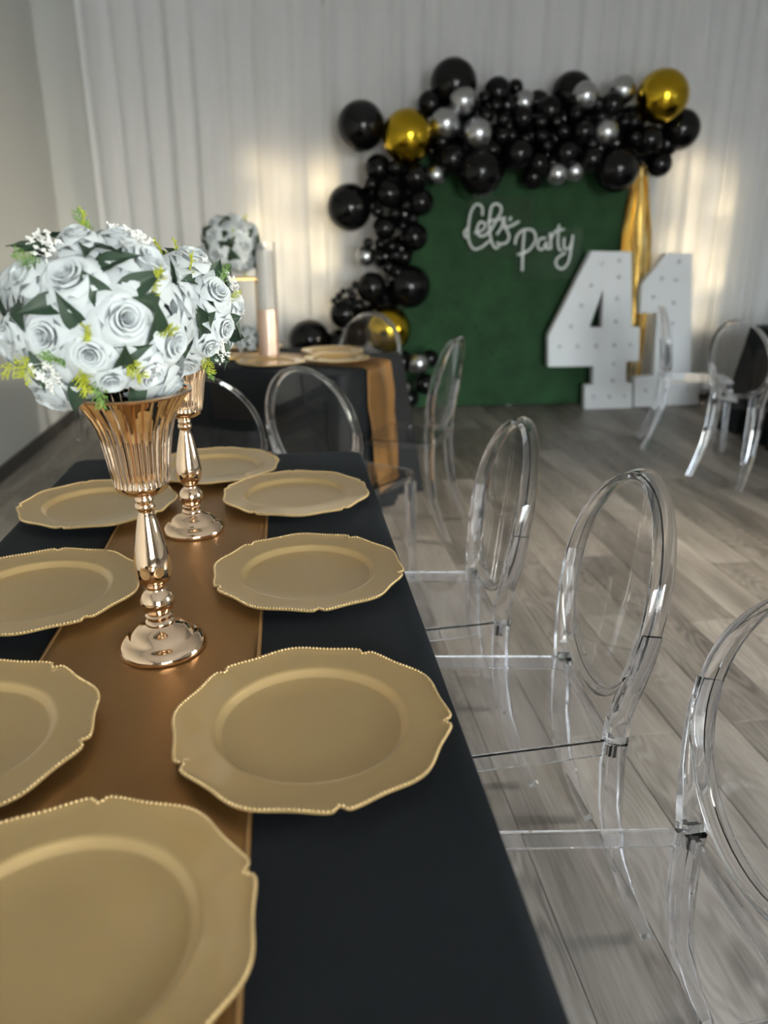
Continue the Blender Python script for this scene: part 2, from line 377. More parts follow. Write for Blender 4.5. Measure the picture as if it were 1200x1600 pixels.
# ------------------------------------------------------------------ tables
def table(loc, rz, L, Wd, label):
    t = empty('banquet_table', loc, rz); tag(t, label, 'table')
    MB().box(-L/2+.02, L/2-.02, -Wd/2+.02, Wd/2-.02, .705, .744).obj('tabletop', M_tabletop, t)
    for sx in (-1, 1):
        for sy in (-1, 1):
            MB().sweep([(sx*(L/2-.2), sy*(Wd/2-.1), 0), (sx*(L/2-.2), sy*(Wd/2-.1), .705)], .03, .03, (1,0,0), round_=True).obj('leg', M_legm, t)
    return t
def cloth(loc, rz, L, Wd, H, label, seed, flare=.05, zlow=.008):
    q = random.Random(seed); ph = [q.uniform(0, 6.28) for _ in range(5)]
    hx, hy, rc = L/2, Wd/2, .035
    # perimeter of a rounded rectangle
    per = []
    def arc(cx, cy, a0):
        for k in range(5): a = a0 + PI/2*k/4; per.append((cx+rc*math.cos(a), cy+rc*math.sin(a), math.cos(a), math.sin(a)))
    def edge(x0, y0, x1, y1, nx, ny):
        n = max(2, int(math.hypot(x1-x0, y1-y0)/.035))
        for k in range(1, n): per.append((x0+(x1-x0)*k/n, y0+(y1-y0)*k/n, nx, ny))
    arc(hx-rc, hy-rc, 0); edge(hx-rc, hy, -hx+rc, hy, 0, 1); arc(-hx+rc, hy-rc, PI/2); edge(-hx, hy-rc, -hx, -hy+rc, -1, 0)
    arc(-hx+rc, -hy+rc, PI); edge(-hx+rc, -hy, hx-rc, -hy, 0, -1); arc(hx-rc, -hy+rc, 1.5*PI); edge(hx, -hy+rc, hx, hy-rc, 1, 0)
    n = len(per); b = MB(); vs = []; e = .012
    rings = [(-e*2, H), (-e, H), (-e*.3, H-e*.3+.001), (0, H-e)] + [(None, z) for z in [H-.05 - (H-.05-zlow)*k/8 for k in range(9)]]
    s = 0; acc = []
    for i in range(n): acc.append(s); s += math.hypot(per[(i+1) % n][0]-per[i][0], per[(i+1) % n][1]-per[i][1])
    for (o_, z) in rings:
        for i, (x, y, nx, ny) in enumerate(per):
            if o_ is not None: d = o_
            else:
                k = (H-z)/H; u = acc[i]/s*2*PI
                d = flare*k + k*(.022*math.sin(u*17+ph[0]+math.sin(u*3+ph[1])) + .014*math.sin(u*31+ph[2]))
                if abs(nx) > .05 and abs(ny) > .05: d += .06*k
                d = max(d, .003)
            vs.append((x+nx*d, y+ny*d, z))
    fs = [tuple(range(n))]
    for r in range(len(rings)-1):
        for i in range(n): p = (i+1) % n; fs.append((r*n+i, (r+1)*n+i, (r+1)*n+p, r*n+p))
    b.add(vs, fs, True); o = b.obj('tablecloth', M_cloth); o.location = loc; o.rotation_euler = (0, 0, rz)
    tag(o, label, 'tablecloth'); return o
TZ = .75
T1 = (-.190, 1.18); T1L, T1W = 1.73, .762
table((T1[0], T1[1], 0), PI/2, T1L, T1W, 'long banquet table under the near black cloth, set with two gold vases')
cloth((T1[0], T1[1], 0), PI/2, T1L, T1W, TZ, 'near black tablecloth carrying seven gold chargers and two flower vases', 3, .012, .50)
A2 = math.radians(-29); U2 = Vector((math.cos(A2), math.sin(A2), 0)); V2 = Vector((-math.sin(A2), math.cos(A2), 0)); E2 = Vector((.415, 3.62, 0)); L2 = 1.25
T2 = E2 - U2*(L2/2)
table(T2, A2, L2, .762, 'banquet table under the black cloth behind, turned towards the balloon column')
cloth(T2, A2, L2, .762, TZ, 'black tablecloth on the table behind, with the runner hanging over its end', 8, .03)
T3 = Vector((4.08, 4.66, 0))
table(T3, math.radians(-3), 1.8, .762, 'banquet table at the right edge under a black cloth beside two ghost chairs')
cloth(T3, math.radians(-3), 1.8, .762, TZ, 'black tablecloth at the right edge of the view, beside two ghost chairs', 15, .05)

def runner(name, P0, U, V, L, w, z, hang0, hang1, label, seed):
    """band along U from P0 (start edge) to P0+U*L at height z; hang at the start (hang0) and end (hang1)"""
    q = random.Random(seed); ph = [q.uniform(0, 6.28) for _ in range(6)]
    n = int((L+hang0+hang1)/.016); m = 18; T = hang0+L+hang1
    def fn(u, v):
        s = u*T - hang0; c = (v-.5)*w
        if s < 0: al = -.008 + s*.09; zz = z + s; out = .5
        elif s > L: al = L + .008 + (s-L)*.09; zz = z - (s-L); out = 1
        else:
            e = .012; al = s; zz = z; out = 0
            if s < e: zz = z-(e-s)*.4
            if s > L-e: zz = z-(s-L+e)*.4
        wr = .5+.5*math.sin(s*3.1+ph[0]); edge = abs(v-.5)*2
        bump = .0014*(1+math.sin(s*37+c*55+ph[1]+2*math.sin(s*9+ph[2])))*wr*edge**1.5 + .0007*(1+math.sin(s*19-c*70+ph[3]))*(.3+edge)
        if out: al += math.copysign(1, s-L/2)*(.004*math.sin(c*26+ph[4]+zz*3)+.003*math.sin(zz*21+c*9)+.008+bump); c *= (1 + .05*math.sin(zz*9+ph[5]))
        else: zz += bump
        P = P0 + U*al + V*c
        return (P.x, P.y, zz)
    b = MB(); b.grid(fn, n, m); o = b.obj('table_runner', M_satin, None, False); solid(o, .0012, 0)
    tag(o, label, 'table runner')
    for sgn in (0, 1):
        h = MB(); pts = [Vector(fn(i/n, .012 if sgn == 0 else .988))+Vector((0,0,.0009)) for i in range(n+1)]
        h.sweep(pts, .0035, .0014, V, cham=.4); h.obj('hem', M_hem, o)
    return o
runner('r', Vector((-.205, T1[1]-T1L/2, 0)), Vector((0,1,0)), Vector((1,0,0)), T1L, .302, TZ+.0025, .10, .18, 'brown gold satin runner down the near table under the two vases', 5)
runner('r', E2-U2*L2, U2, V2, L2, .30, TZ+.0025, .2, .60, 'gold satin runner on the table behind, hanging far down over its end', 9)

# ------------------------------------------------------------------ chargers
def charger_r(a, R=.165):
    t = (a*5/(2*PI)) % 1.0; t = min(t, 1-t)*2*PI/5            # angle from the nearest notch
    return R*(.978 + .020*math.cos(10*t) - .05*math.exp(-(t/.034)**2))
def make_charger():
    prof = [(0, .0045), (.060, .0040), (.1035, .0040), (.1065, .0050), (.1105, .0118), (.1135, .0138), (.117, .0142), (.145, .0155), (.158, .0172), (.1625, .0182), (.165, .0172), (.1640, .0148), (.150, .0110), (.118, .0088), (.108, .0008), (.100, 0), (0, 0)]
    def rad(r, z, a, j):
        k = max(0, (r-.119)/(.165-.119)); return r*(1-k) + r*k*charger_r(a)/.165
    b = MB(); b.lathe(prof, 300, rad); o = b.obj('charger_plate', M_plate)
    bd = MB(); n = 214
    # beads spaced evenly along the scalloped edge
    pts = []; N = 3000; acc = 0; tot = 0; last = None
    C = [(charger_r(2*PI*i/N)*.985*math.cos(2*PI*i/N), charger_r(2*PI*i/N)*.985*math.sin(2*PI*i/N)) for i in range(N)]
    for i in range(N): tot += math.dist(C[i], C[(i+1) % N])
    step = tot/n; acc = 0
    for i in range(N):
        acc += math.dist(C[i], C[(i+1) % N])
        if acc >= step: acc -= step; pts.append(C[i])
    for x, y in pts: bd.sphere((x, y, .0180), .0022, 6, 4, 1, 1, .8)
    r = bd.obj('beaded_rim', M_bead, o, False); r['kind'] = 'stuff'
    return o
ch0 = make_charger()
CZ = TZ + .005
near = [(.011, .764, -10, 'gold charger on the near table right beside the front vase foot, facing the chairs'),
        (.020, 1.197, -14, 'gold charger in the middle of the right row on the near table'),
        (.006, 1.625, 20, 'third gold charger of the right row, by the far end of the near table'),
        (-.194, 1.872, 12, 'gold charger on the runner at the far end of the near table, behind the vases'),
        (-.414, 1.607, 40, 'last gold charger of the left row, half behind the front vase cup'),
        (-.414, 1.177, 22, 'gold charger in the middle of the left row, left of the front vase stem'),
        (-.398, .782, 60, 'front gold charger of the left row, overlapping the runner edge'),
        (-.204, .490, 18, 'gold charger on the runner in front, largest and lowest in the view')]
def tp(s, t): P = E2 - U2*s + V2*t; return P.x, P.y
far = [(*tp(.20, -.02), 9, 'gold charger on the runner at the hanging end of the table behind'),
       (*tp(.44, -.225), 33, 'gold charger at the chair side of the table behind, above a ghost chair back'),
       (*tp(.92, -.225), 50, 'gold charger on the table behind, hidden behind the front bouquet'),
       (*tp(.33, .215), 50, 'gold charger at the balloon side of the table behind, close to its end'),
       (*tp(.80, .215), 13, 'gold charger at the balloon side of the table behind, next to the black balloons')]
for k, (x, y, a, lab) in enumerate(near+far):
    o = ch0 if k == 0 else copy_tree(ch0)
    o.location = (x, y, CZ); o.rotation_euler = (0, 0, math.radians(a)); tag(o, lab, 'charger plate', 'gold charger plates')

# ------------------------------------------------------------------ vases
def make_vase():
    t = empty('trumpet_vase', (0, 0, 0))
    foot = [(0, .004), (.052, .002), (.0595, 0), (.0608, .003), (.0600, .007), (.056, .0125), (.050, .0165), (.0455, .0178), (.043, .0205), (.040, .0265), (.032, .0315), (.0215, .0355), (.0195, .0385)]
    MB().lathe(foot, 72).obj('foot', M_rose_gold, t)
    stem = [(.0195, .0385), (.0205, .041), (.0195, .0435), (.0165, .046), (.0165, .049), (.0185, .052), (.0160, .0545), (.0165, .0565), (.0205, .061), (.0228, .069), (.0225, .076), (.0195, .083), (.0155, .0875), (.0125, .0895), (.0120, .0935), (.0155, .0985), (.0215, .105), (.0240, .113), (.0246, .122), (.0236, .135), (.0205, .155), (.0165, .175), (.0125, .193), (.0100, .2035), (.0105, .206), (.0128, .208), (.0132, .212), (.0126, .2145), (.0108, .216), (.0118, .219), (.0122, .222), (.0105, .2245), (.0095, .228)]
    MB().lathe(stem, 56).obj('stem', M_rose_gold, t)
    cupb = [(.0095, .226), (.0160, .2272), (.0250, .2305), (.0320, .2355), (.0345, .240), (.0352, .2425)]
    MB().lathe(cupb, 56).obj('cup_base', M_rose_gold, t)
    cup = [(.0352, .2425), (.0385, .262), (.0415, .285), (.0448, .305), (.0495, .322), (.0555, .336), (.0640, .350), (.0725, .361)]
    def fl(r, z, a, j):
        return r*(1 - .075*abs(math.sin(a*17))**.5) if j not in (0,) else r*.985
    prof = []
    for i in range(len(cup)-1):
        for s in range(3): k = s/3; prof.append((cup[i][0]*(1-k)+cup[i+1][0]*k, cup[i][1]*(1-k)+cup[i+1][1]*k))
    prof.append(cup[-1])
    inner = [(r-.0032, z) for r, z in prof[::-1]] + [(0, .245)]
    b = MB(); b.lathe(prof, 34*8, fl); b.lathe(inner, 48); b.obj('fluted_cup', M_rose_gold, t)
    rim = [(.0690, .3605), (.0725, .3600), (.0752, .3615), (.0756, .3632), (.0740, .3645), (.0700, .3640), (.0690, .3605)]
    MB().lathe(rim, 72).obj('rim', M_rose_gold_dull, t)
    return t
vz = TZ + .005
v1 = make_vase(); v1.location = (-.192, .985, vz); v1.rotation_euler = (0, math.radians(-.9), .1); tag(v1, 'polished champagne gold trumpet vase standing in front, with fluted cup', 'vase', 'gold trumpet vases')
v2 = copy_tree(v1); v2.location = (-.199, 1.452, vz); v2.rotation_euler = (0, 0, .6); tag(v2, 'champagne gold trumpet vase standing behind the front one on the runner', 'vase', 'gold trumpet vases')

# ------------------------------------------------------------------ bouquets
def petal_fn(rho, top, base_z, half, curl, tip, q):
    p1, p2 = q.uniform(0, 6.28), q.uniform(0, 6.28); skew = q.uniform(-.1, .1); lift = q.uniform(-.04, .04); sp = q.uniform(.10, .16)
    def fn(u, v):
        s = (u-.5)*2; edge = 1 - .34*abs(s)**2.8 + tip*max(0, 1-abs(s)*2.0)*.10
        vm = v*edge                                   # 0 at the base, about 1 at the lip
        wid = half*(.45 + .55*math.sin(min(1, vm*1.3)*PI/2))
        phi = s*wid + skew*vm
        k = max(0, vm-.62)/.38
        r = rho*(.30 + .70*math.sin(min(1, vm*1.25)*PI/2)) + sp*rho*s*.9 + curl*k*k
        r += rho*.035*math.sin(s*5+p2)*vm
        z = base_z + (top+lift-base_z)*math.sin(min(1, vm)*PI/2)**.9 - curl*.75*k**3
        z += .018*math.sin(s*5+p1)*vm
        return (r*math.cos(phi), r*math.sin(phi), z)
    return fn
def rot_z(vs, a): c, s = math.cos(a), math.sin(a); return [(x*c-y*s, x*s+y*c, z) for x, y, z in vs]
def add_petal(b, a, *args, nu=9, nv=8):
    t = MB(); t.grid(petal_fn(*args), nu, nv); b.add(rot_z(t.v, a), t.f, True)
ROSE_VARIANTS = []
for k in range(3):
    q = random.Random(100+k); core = MB()
    for (n, rho, top, half, curl, a0) in [(2, .11, .78, 2.3, .02, 0), (3, .20, .82, 1.7, .05, .6), (3, .31, .80, 1.5, .09, 1.7), (4, .43, .72, 1.2, .13, .2)]:
        for i in range(n): add_petal(core, a0 + 2*PI*i/n + q.uniform(-.2, .2), rho, top, -.1, half, curl, 0, q)
    core.lathe([(0, -.30), (.10, -.28), (.20, -.16), (.28, -.05)], 10)
    outer = []
    for (n, rho, top, half, curl, a0, bz) in [(5, .57, .58, 1.05, .22, .5, -.12), (5, .72, .38, .98, .28, 1.1, -.18), (6, .82, .12, .85, .34, .45, -.24)]:
        for i in range(n):
            m_ = MB(); t = MB(); t.grid(petal_fn(rho, top, bz, half, curl, 1, q), 10, 9); m_.add(rot_z(t.v, a0+2*PI*i/n+q.uniform(-.2, .2)), t.f, True)
            outer.append(m_.mesh('petal', M_petal, False))
    full = MB(); full.add(core.v, core.f, True)
    for me in outer:
        full.add([v.co[:] for v in me.vertices], [tuple(p.vertices) for p in me.polygons], True)
    ROSE_VARIANTS.append((core.mesh('rose', M_petal, False), outer, full.mesh('rose', M_petal, False)))
def leaf_mesh(seed):
    q = random.Random(seed); bend = q.uniform(.1, .35); tw = q.uniform(-.3, .3)
    def fn(u, v):
        s = (u-.5)*2; w = .25*math.sin(PI*min(1, v*1.02)**.75)*(1-.25*v)
        x = s*w; y = v; z = .10*abs(s)*math.sin(PI*v) - bend*v*v + tw*x*v + .01*math.sin(v*30+s*4)
        return (x, y, z)
    b = MB(); b.grid(fn, 6, 9); b.sweep([(0, -.25, .02), (0, .0, 0), (0, .45, -bend*.2+.005), (0, .9, -bend*.8)], [.03, .03, .02, .01], .02, (1,0,0))
    return b.mesh('leaf', M_leaf, False)
LEAVES = [leaf_mesh(k) for k in range(4)]
def sprig_mesh(seed, m):
    q = random.Random(seed); b = MB(); b.sweep([(0,0,0), (0,.02,.5), (.02,.05,1)], .025, .025, (1,0,0), round_=True)
    for k in range(15):
        t = .2 + .8*k/15; side = 1 if k % 2 else -1; L = .34*(1-.55*t); a = q.uniform(-.6, .6)
        d = Vector((side*math.cos(a), math.sin(a), .75)).normalized(); p = Vector((.02*t*t, .05*t, t))
        b.sweep([p, p+d*L*.5, p+d*L], [.02, .03, .012], [.02, .03, .012], (0,1,0), round_=True)
        for j in range(4):
            e = p + d*L*(.3+.2*j); dd = (d + Vector((q.uniform(-1,1), q.uniform(-1,1), q.uniform(0,1)))*.9).normalized()
            b.sweep([e, e+dd*.055, e+dd*.11], [.018, .034, .01], [.018, .03, .01], (0,1,0), round_=True)
    return b.mesh('fern_sprig', m, False)
SPRIGS = [sprig_mesh(1, M_fern), sprig_mesh(2, M_fern2), sprig_mesh(3, M_fern)]
def filler_mesh(seed):
    q = random.Random(seed); b = MB()
    for k in range(16):
        d = Vector((q.gauss(0, .5), q.gauss(0, .5), 1)).normalized(); e = d*q.uniform(.6, 1)
        b.sweep([(0,0,0), e*.6, e], .02, .02, (1,0,0), round_=True)
        for j in range(5):
            o_ = Vector((q.gauss(0,.06), q.gauss(0,.06), q.gauss(0,.05))); b.sphere(e+o_, .05, 6, 4)
    return b.mesh('filler_blossom', M_filler, False)
FILL = [filler_mesh(1), filler_mesh(2)]
def orient(o, loc, n, roll):
    qn = Vector((0,0,1)).rotation_difference(Vector(n)); o.rotation_mode = 'QUATERNION'
    o.rotation_quaternion = qn @ Quaternion((0,0,1), roll); o.location = loc
def fib(n):
    g = PI*(3-5**.5); return [Vector((math.sqrt(1-(1-2*(i+.5)/n)**2)*math.cos(g*i), math.sqrt(1-(1-2*(i+.5)/n)**2)*math.sin(g*i), 1-2*(i+.5)/n)) for i in range(n)]
def bouquet(name, C, R, roses, leaves, sprigs, fillers, label, seed, detail=True, zmin=-.9, mats=None, extra=True):
    q = random.Random(seed); t = empty(name, C); tag(t, label, 'bouquet')
    MB().sphere((0,0,0), R*.70, 20, 14).obj('foam_core', M_core, t)
    view = (Vector((0,0,1.295))-Vector(C)).normalized()
    pts = [(Vector(r[:3]), r[3], True) for r in roses]
    if extra:
        for n in fib(64):
            if n.z < zmin: continue
            s = q.uniform(.036, .042)*R/.105
            if all(n.angle(p) > (s+r)/R*.86 for p, r, _ in pts): pts.append((n, s, n.dot(view) > -.1))
    for n, s, vis in pts:
        core, outer, full = ROSE_VARIANTS[q.randrange(3)]
        o = link('rose', core if (vis and detail) else full, t)
        nn = (n + Vector((q.uniform(-.1,.1), q.uniform(-.1,.1), q.uniform(-.1,.1)))).normalized()
        orient(o, n*(R-.42*s), nn, q.uniform(0, 6.28)); k = s*1.02; o.scale = (k, k, k*1.0)
        if vis and detail:
            for me in outer: link('petal', me, o)
    L = [Vector(x[:3]) for x in leaves]
    for n in fib(60 if extra else 34):
        if n.z < zmin: continue
        d = min((n.angle(p)*R/r for p, r, _ in pts))
        if d > .95 and all(n.angle(x) > .28 for x in L): L.append(n)
    for n in L:
        o = link('leaf', LEAVES[q.randrange(4)], t)
        p = min(pts, key=lambda p: n.angle(p[0]))[0]
        tang = (n - p*n.dot(p)); tang = (tang if tang.length > .05 else n.orthogonal()).normalized(); tang = (tang + n.cross(tang)*q.uniform(-1.6, 1.6) ).normalized()
        y = (tang + n*.45).normalized(); x = y.cross(n).normalized(); z = x.cross(y)
        m = Matrix((x, y, z)).transposed().to_4x4(); s = q.uniform(.050, .066)*R/.105
        o.matrix_local = Matrix.Translation(n*(R*q.uniform(.92, .99)) - y*s*.35) @ m @ Matrix.Scale(s, 4)
    for i, n in enumerate(sprigs):
        o = link('fern_sprig', SPRIGS[i % 3], t); n = Vector(n[:3]); dz = (n + Vector((q.uniform(-.5,.5), q.uniform(-.5,.5), q.uniform(-.3,.5)))).normalized()
        orient(o, n*R*.88, dz, q.uniform(0, 6)); s = q.uniform(.036, .046); o.scale = (s, s, s)
    for i, n in enumerate(fillers):
        o = link('filler_blossom', FILL[i % 2], t); n = Vector(n[:3]); orient(o, n*R*.90, n, q.uniform(0, 6)); s = .027; o.scale = (s, s, s)
    return t
b1 = bouquet('rose_bouquet', (-0.2243, 0.985, 1.2011), .105, [(-0.0788, -0.8358, 0.5433, 0.0346), (0.6432, -0.3801, 0.6647, 0.0395), (0.4483, -0.8846, 0.1289, 0.036), (0.9717, 0.1322, 0.1957, 0.0301), (0.8613, -0.4795, -0.1681, 0.0316), (0.0732, -0.9714, -0.2258, 0.0282), (-0.3712, -0.9274, -0.0456, 0.0294), (-0.5987, -0.5668, 0.5659, 0.0269), (-0.8118, -0.5821, -0.0469, 0.0253), (-0.0764, -0.2865, 0.955, 0.0268), (0.3108, 0.0511, 0.9491, 0.0279), (0.6092, -0.6296, -0.4821, 0.0291), (0.229, -0.8191, -0.526, 0.0219), (0.6265, 0.0879, 0.7745, 0.0229)], [(0.2786, -0.6643, 0.6936), (0.2865, -0.4222, 0.86), (0.0915, -0.4671, 0.8795), (-0.6882, -0.6603, 0.3005), (-0.0376, -0.9906, 0.1317), (0.7652, -0.5912, 0.255), (0.7289, -0.6824, -0.0553), (0.3348, -0.8975, -0.287), (-0.4743, -0.8451, -0.2467), (-0.5097, -0.1408, 0.8487), (-0.3403, -0.4316, 0.8354), (0.7068, 0.1087, 0.699), (-0.2631, -0.9158, 0.3034), (0.8965, 0.1209, 0.4261), (0.5422, -0.7152, 0.441), (0.2508, -0.8986, 0.36), (0.376, -0.8369, -0.3977)], [(-0.0312, -0.0343, 0.9989), (0.0193, -0.0192, 0.9996), (0.7238, -0.6076, 0.327), (0.0427, -0.9967, 0.0692), (-0.4201, -0.6064, 0.6751), (0.4126, -0.8546, -0.3155), (-0.1171, -0.9122, -0.3927), (-0.2026, -0.9164, -0.3452), (-0.593, -0.7769, -0.2116), (-0.5738, -0.7422, -0.3462), (0.0705, -0.8481, -0.5252), (-0.0846, -0.8536, -0.5141), (0.7989, -0.6008, -0.0295)], [(-0.4688, -0.1391, 0.8723), (0.3964, 0.0522, 0.9166), (0.4811, 0.0691, 0.8739), (-0.4095, -0.8412, -0.3532), (-0.3563, -0.8156, -0.4559), (0.6024, -0.6964, -0.3901), (-0.2642, -0.5634, 0.7828), (0.2949, 0.0367, 0.9548)], 'round white rose bouquet in the front gold vase, largest in the view', 21)
b2 = bouquet('rose_bouquet', (-0.1902, 1.452, 1.1729), .103, [(0.3079, -0.2505, 0.9179, 0.0466), (0.711, -0.5828, 0.3934, 0.0364), (0.9915, 0.0644, 0.1128, 0.0326), (0.8051, -0.5546, -0.2103, 0.0292), (0.5377, -0.6852, -0.4913, 0.028), (0.3048, 0.0267, 0.952, 0.0336)], [(0.3778, -0.7004, 0.6056), (0.6562, -0.3103, 0.6878), (0.6077, -0.7665, 0.2079), (0.5131, -0.8557, -0.0669), (0.8965, -0.4355, -0.082), (0.573, -0.4911, -0.6561), (0.475, -0.8365, -0.2731), (0.9067, -0.0709, 0.4159), (0.0339, 0.0131, 0.9993)], [(0.4293, -0.5934, -0.6809), (0.3603, -0.4234, -0.8312), (-0.1439, -0.0325, 0.9891), (0.0992, 0.0077, 0.995), (0.7828, -0.3414, 0.5203), (0.3212, -0.6038, 0.7296), (0.8904, -0.366, 0.2707)], [(0.2547, -0.3133, 0.9149), (0.4209, -0.3258, 0.8466), (0.8541, 0.0773, 0.5143), (0.9576, -0.0956, 0.2718), (0.6526, -0.386, -0.652), (0.6323, -0.6206, -0.4637)], 'round white rose bouquet in the second gold vase, peeking out behind the front one', 22)

# ------------------------------------------------------------------ ghost chairs
def make_chair():
    """faces +y, origin on the floor under the seat centre"""
    t = empty('ghost_chair', (0, 0, 0)); SH = .46
    def outline(inset):
        rear, front, d0, d1, rr = .146-inset, .182-inset, -.20+inset, .205-inset, .05
        pts = [(-rear, d0), (rear, d0)]
        for k in range(7):
            a = k/6*PI/2; pts.append((front-rr+rr*math.cos(a), d1-rr+rr*math.sin(a)))
        for k in range(7):
            a = PI/2 + k/6*PI/2; pts.append((-front+rr+rr*math.cos(a), d1-rr+rr*math.sin(a)))
        return pts
    a, b_ = outline(0), outline(.007); c = outline(.001); n = len(a); vs = []
    for pts, z in ((c, SH), (a, SH-.001), (a, SH-.034), (b_, SH-.034), (b_, SH-.007)): vs += [(x, y, z) for x, y in pts]
    fs = [tuple(range(n))]
    for r in range(4):
        for i in range(n): p = (i+1) % n; fs.append((r*n+i, (r+1)*n+i, (r+1)*n+p, r*n+p))
    fs.append(tuple(range(5*n-1, 4*n-1, -1)))
    MB(30).add(vs, fs).obj('seat', M_glass, t)
    for sx in (-1, 1):
        P = [(sx*.160, .178, SH-.036), (sx*.163, .181, .32), (sx*.167, .186, .16), (sx*.171, .192, .010)]
        MB(30).sweep(P, [.040, .036, .030, .024], [.036, .032, .027, .022], (1,0,0), cham=.3).obj('leg', M_glass, t)
    for sx in (-1, 1):
        P = [(sx*.146, -.200, SH-.002), (sx*.147, -.198, .40), (sx*.150, -.203, .31), (sx*.155, -.222, .20), (sx*.161, -.258, .10), (sx*.166, -.298, .010)]
        MB(30).sweep(P, [.042, .043, .041, .036, .031, .027], [.034, .036, .035, .031, .028, .024], (1,0,0), cham=.3).obj('leg', M_glass, t)
    def lean(z): k = max(0, z-SH); return -.197 - .02*k - .31*k*k
    RXo, RZo, zc = .186, .202, .698
    fr = MB(30); N = 56; path = []
    for i in range(N):
        a_ = 2*PI*i/N; z = zc + RZo*math.sin(a_); path.append(Vector((RXo*math.cos(a_)*(1-.04*math.sin(a_)), lean(z), z)))
    fr.sweep(path, [.036 if p.z > .6 else .030 for p in path], .013, lambda i: Vector((0, 1, -lean(path[i].z)+lean(path[i].z-.01) and (lean(path[i].z+.01)-lean(path[i].z-.01))/.02)), closed=True, cham=.2)
    fr.obj('back_frame', M_glass, t)
    for sx in (-1, 1):
        P = [(sx*.146, -.199, SH), (sx*.152, lean(.50)+.002, .50), (sx*.166, lean(.55)+.002, .55), (sx*.181, lean(.60)+.001, .60), (sx*.1905, lean(.645), .645), (sx*.1945, lean(.69), .69)]
        MB(30).sweep(P, [.040, .038, .036, .036, .036, .034], [.030, .027, .022, .017, .012, .006], (0,1,0), cham=.25).obj('back_stile', M_glass, t)
    pn = MB(30); rx, rz = RXo-.0068, RZo-.0068
    def face(off, flip):
        vs = []; rings = 7; m = 48
        for r in range(rings+1):
            k = r/rings
            for i in range(m):
                a_ = 2*PI*i/m; z = zc + rz*k*math.sin(a_); x = rx*k*math.cos(a_)*(1-.04*math.sin(a_)*k)
                vs.append((x, lean(z) - .016*(1-k*k) + off, z))
        return vs, rings, m
    va, rings, m = face(.0017, 0); vb, _, _ = face(-.0017, 1); fs = []
    nA = len(va)
    for r in range(rings):
        for i in range(m):
            p = (i+1) % m; fs.append((r*m+i, (r+1)*m+i, (r+1)*m+p, r*m+p)); fs.append((nA+r*m+p, nA+(r+1)*m+p, nA+(r+1)*m+i, nA+r*m+i))
    for i in range(m): p = (i+1) % m; fs.append((rings*m+i, nA+rings*m+i, nA+rings*m+p, rings*m+p))
    pn.add(va+vb, fs, True); pn.obj('back_panel', M_glass_thin, t)
    return t
chair0 = make_chair()
# (rear seat centre x, y, facing angle, label); facing: angle of the seat's forward direction from +x
chairs = [(.578, .716, 180, 'clear ghost chair at the near table, cut off by the right edge, front of three'),
          (.558, 1.231, 178, 'clear ghost chair with oval back at the near table, middle of three'),
          (.474, 1.690, 179, 'clear ghost chair at the near table, seen edge on, last of three'),
          (.675, 3.34, 152, 'clear ghost chair standing at the hanging runner end of the table behind'),
          (.085, 2.60, 50, 'clear ghost chair with its back to the near table, left of the hanging runner'),
          (-.27, 2.47, 82, 'clear ghost chair with its back to the near table, behind the second vase'),
          (.47, 4.50, 245, 'clear ghost chair on the far side of the table behind, by the low gold balloon'),
          (2.44, 3.88, 22, 'clear ghost chair by the right hand black table, the front one of two'),
          (2.45, 4.75, -20, 'clear ghost chair by the right hand black table, in front of the numeral 1'),
          (-1.26, 5.30, -70, 'clear ghost chair alone by the left wall, beyond the near table')]
for k, (x, y, a, lab) in enumerate(chairs):
    o = chair0 if k == 0 else copy_tree(chair0); a = math.radians(a)
    o.location = (x + .20*math.cos(a), y + .20*math.sin(a), 0); o.rotation_euler = (0, 0, a - PI/2)
    tag(o, lab, 'chair', 'ghost chairs')

# ------------------------------------------------------------------ green panel, numbers, sign, fringe
gp = empty('backdrop_panel', (1.83, 6.13, 0)); tag(gp, 'green artificial turf backdrop panel standing before the curtains under the balloon arch', 'backdrop')
gx0, gx1, gh = -.93, .855, 2.12
MB().box(gx0, gx1, 0, .03, .01, gh).obj('turf_backing', M_turf, gp)
for x in (gx0+.05, 0, gx1-.05): MB().box(x-.02, x+.02, .03, .06, 0, gh).obj('post', M_white, gp)
g = MB(); q = random.Random(5)
for k in range(26000):
    x, z = q.uniform(gx0, gx1), q.uniform(.01, gh); h = q.uniform(.012, .022); dx, dz = q.gauss(0, .007), q.gauss(-.006, .006); w = .0016
    g.add([(x-w, 0, z), (x+w, 0, z), (x+dx, -h, z+dz)], [(0, 1, 2)])
tf = g.obj('turf_blades', M_turf, gp, False); tf['kind'] = 'stuff'

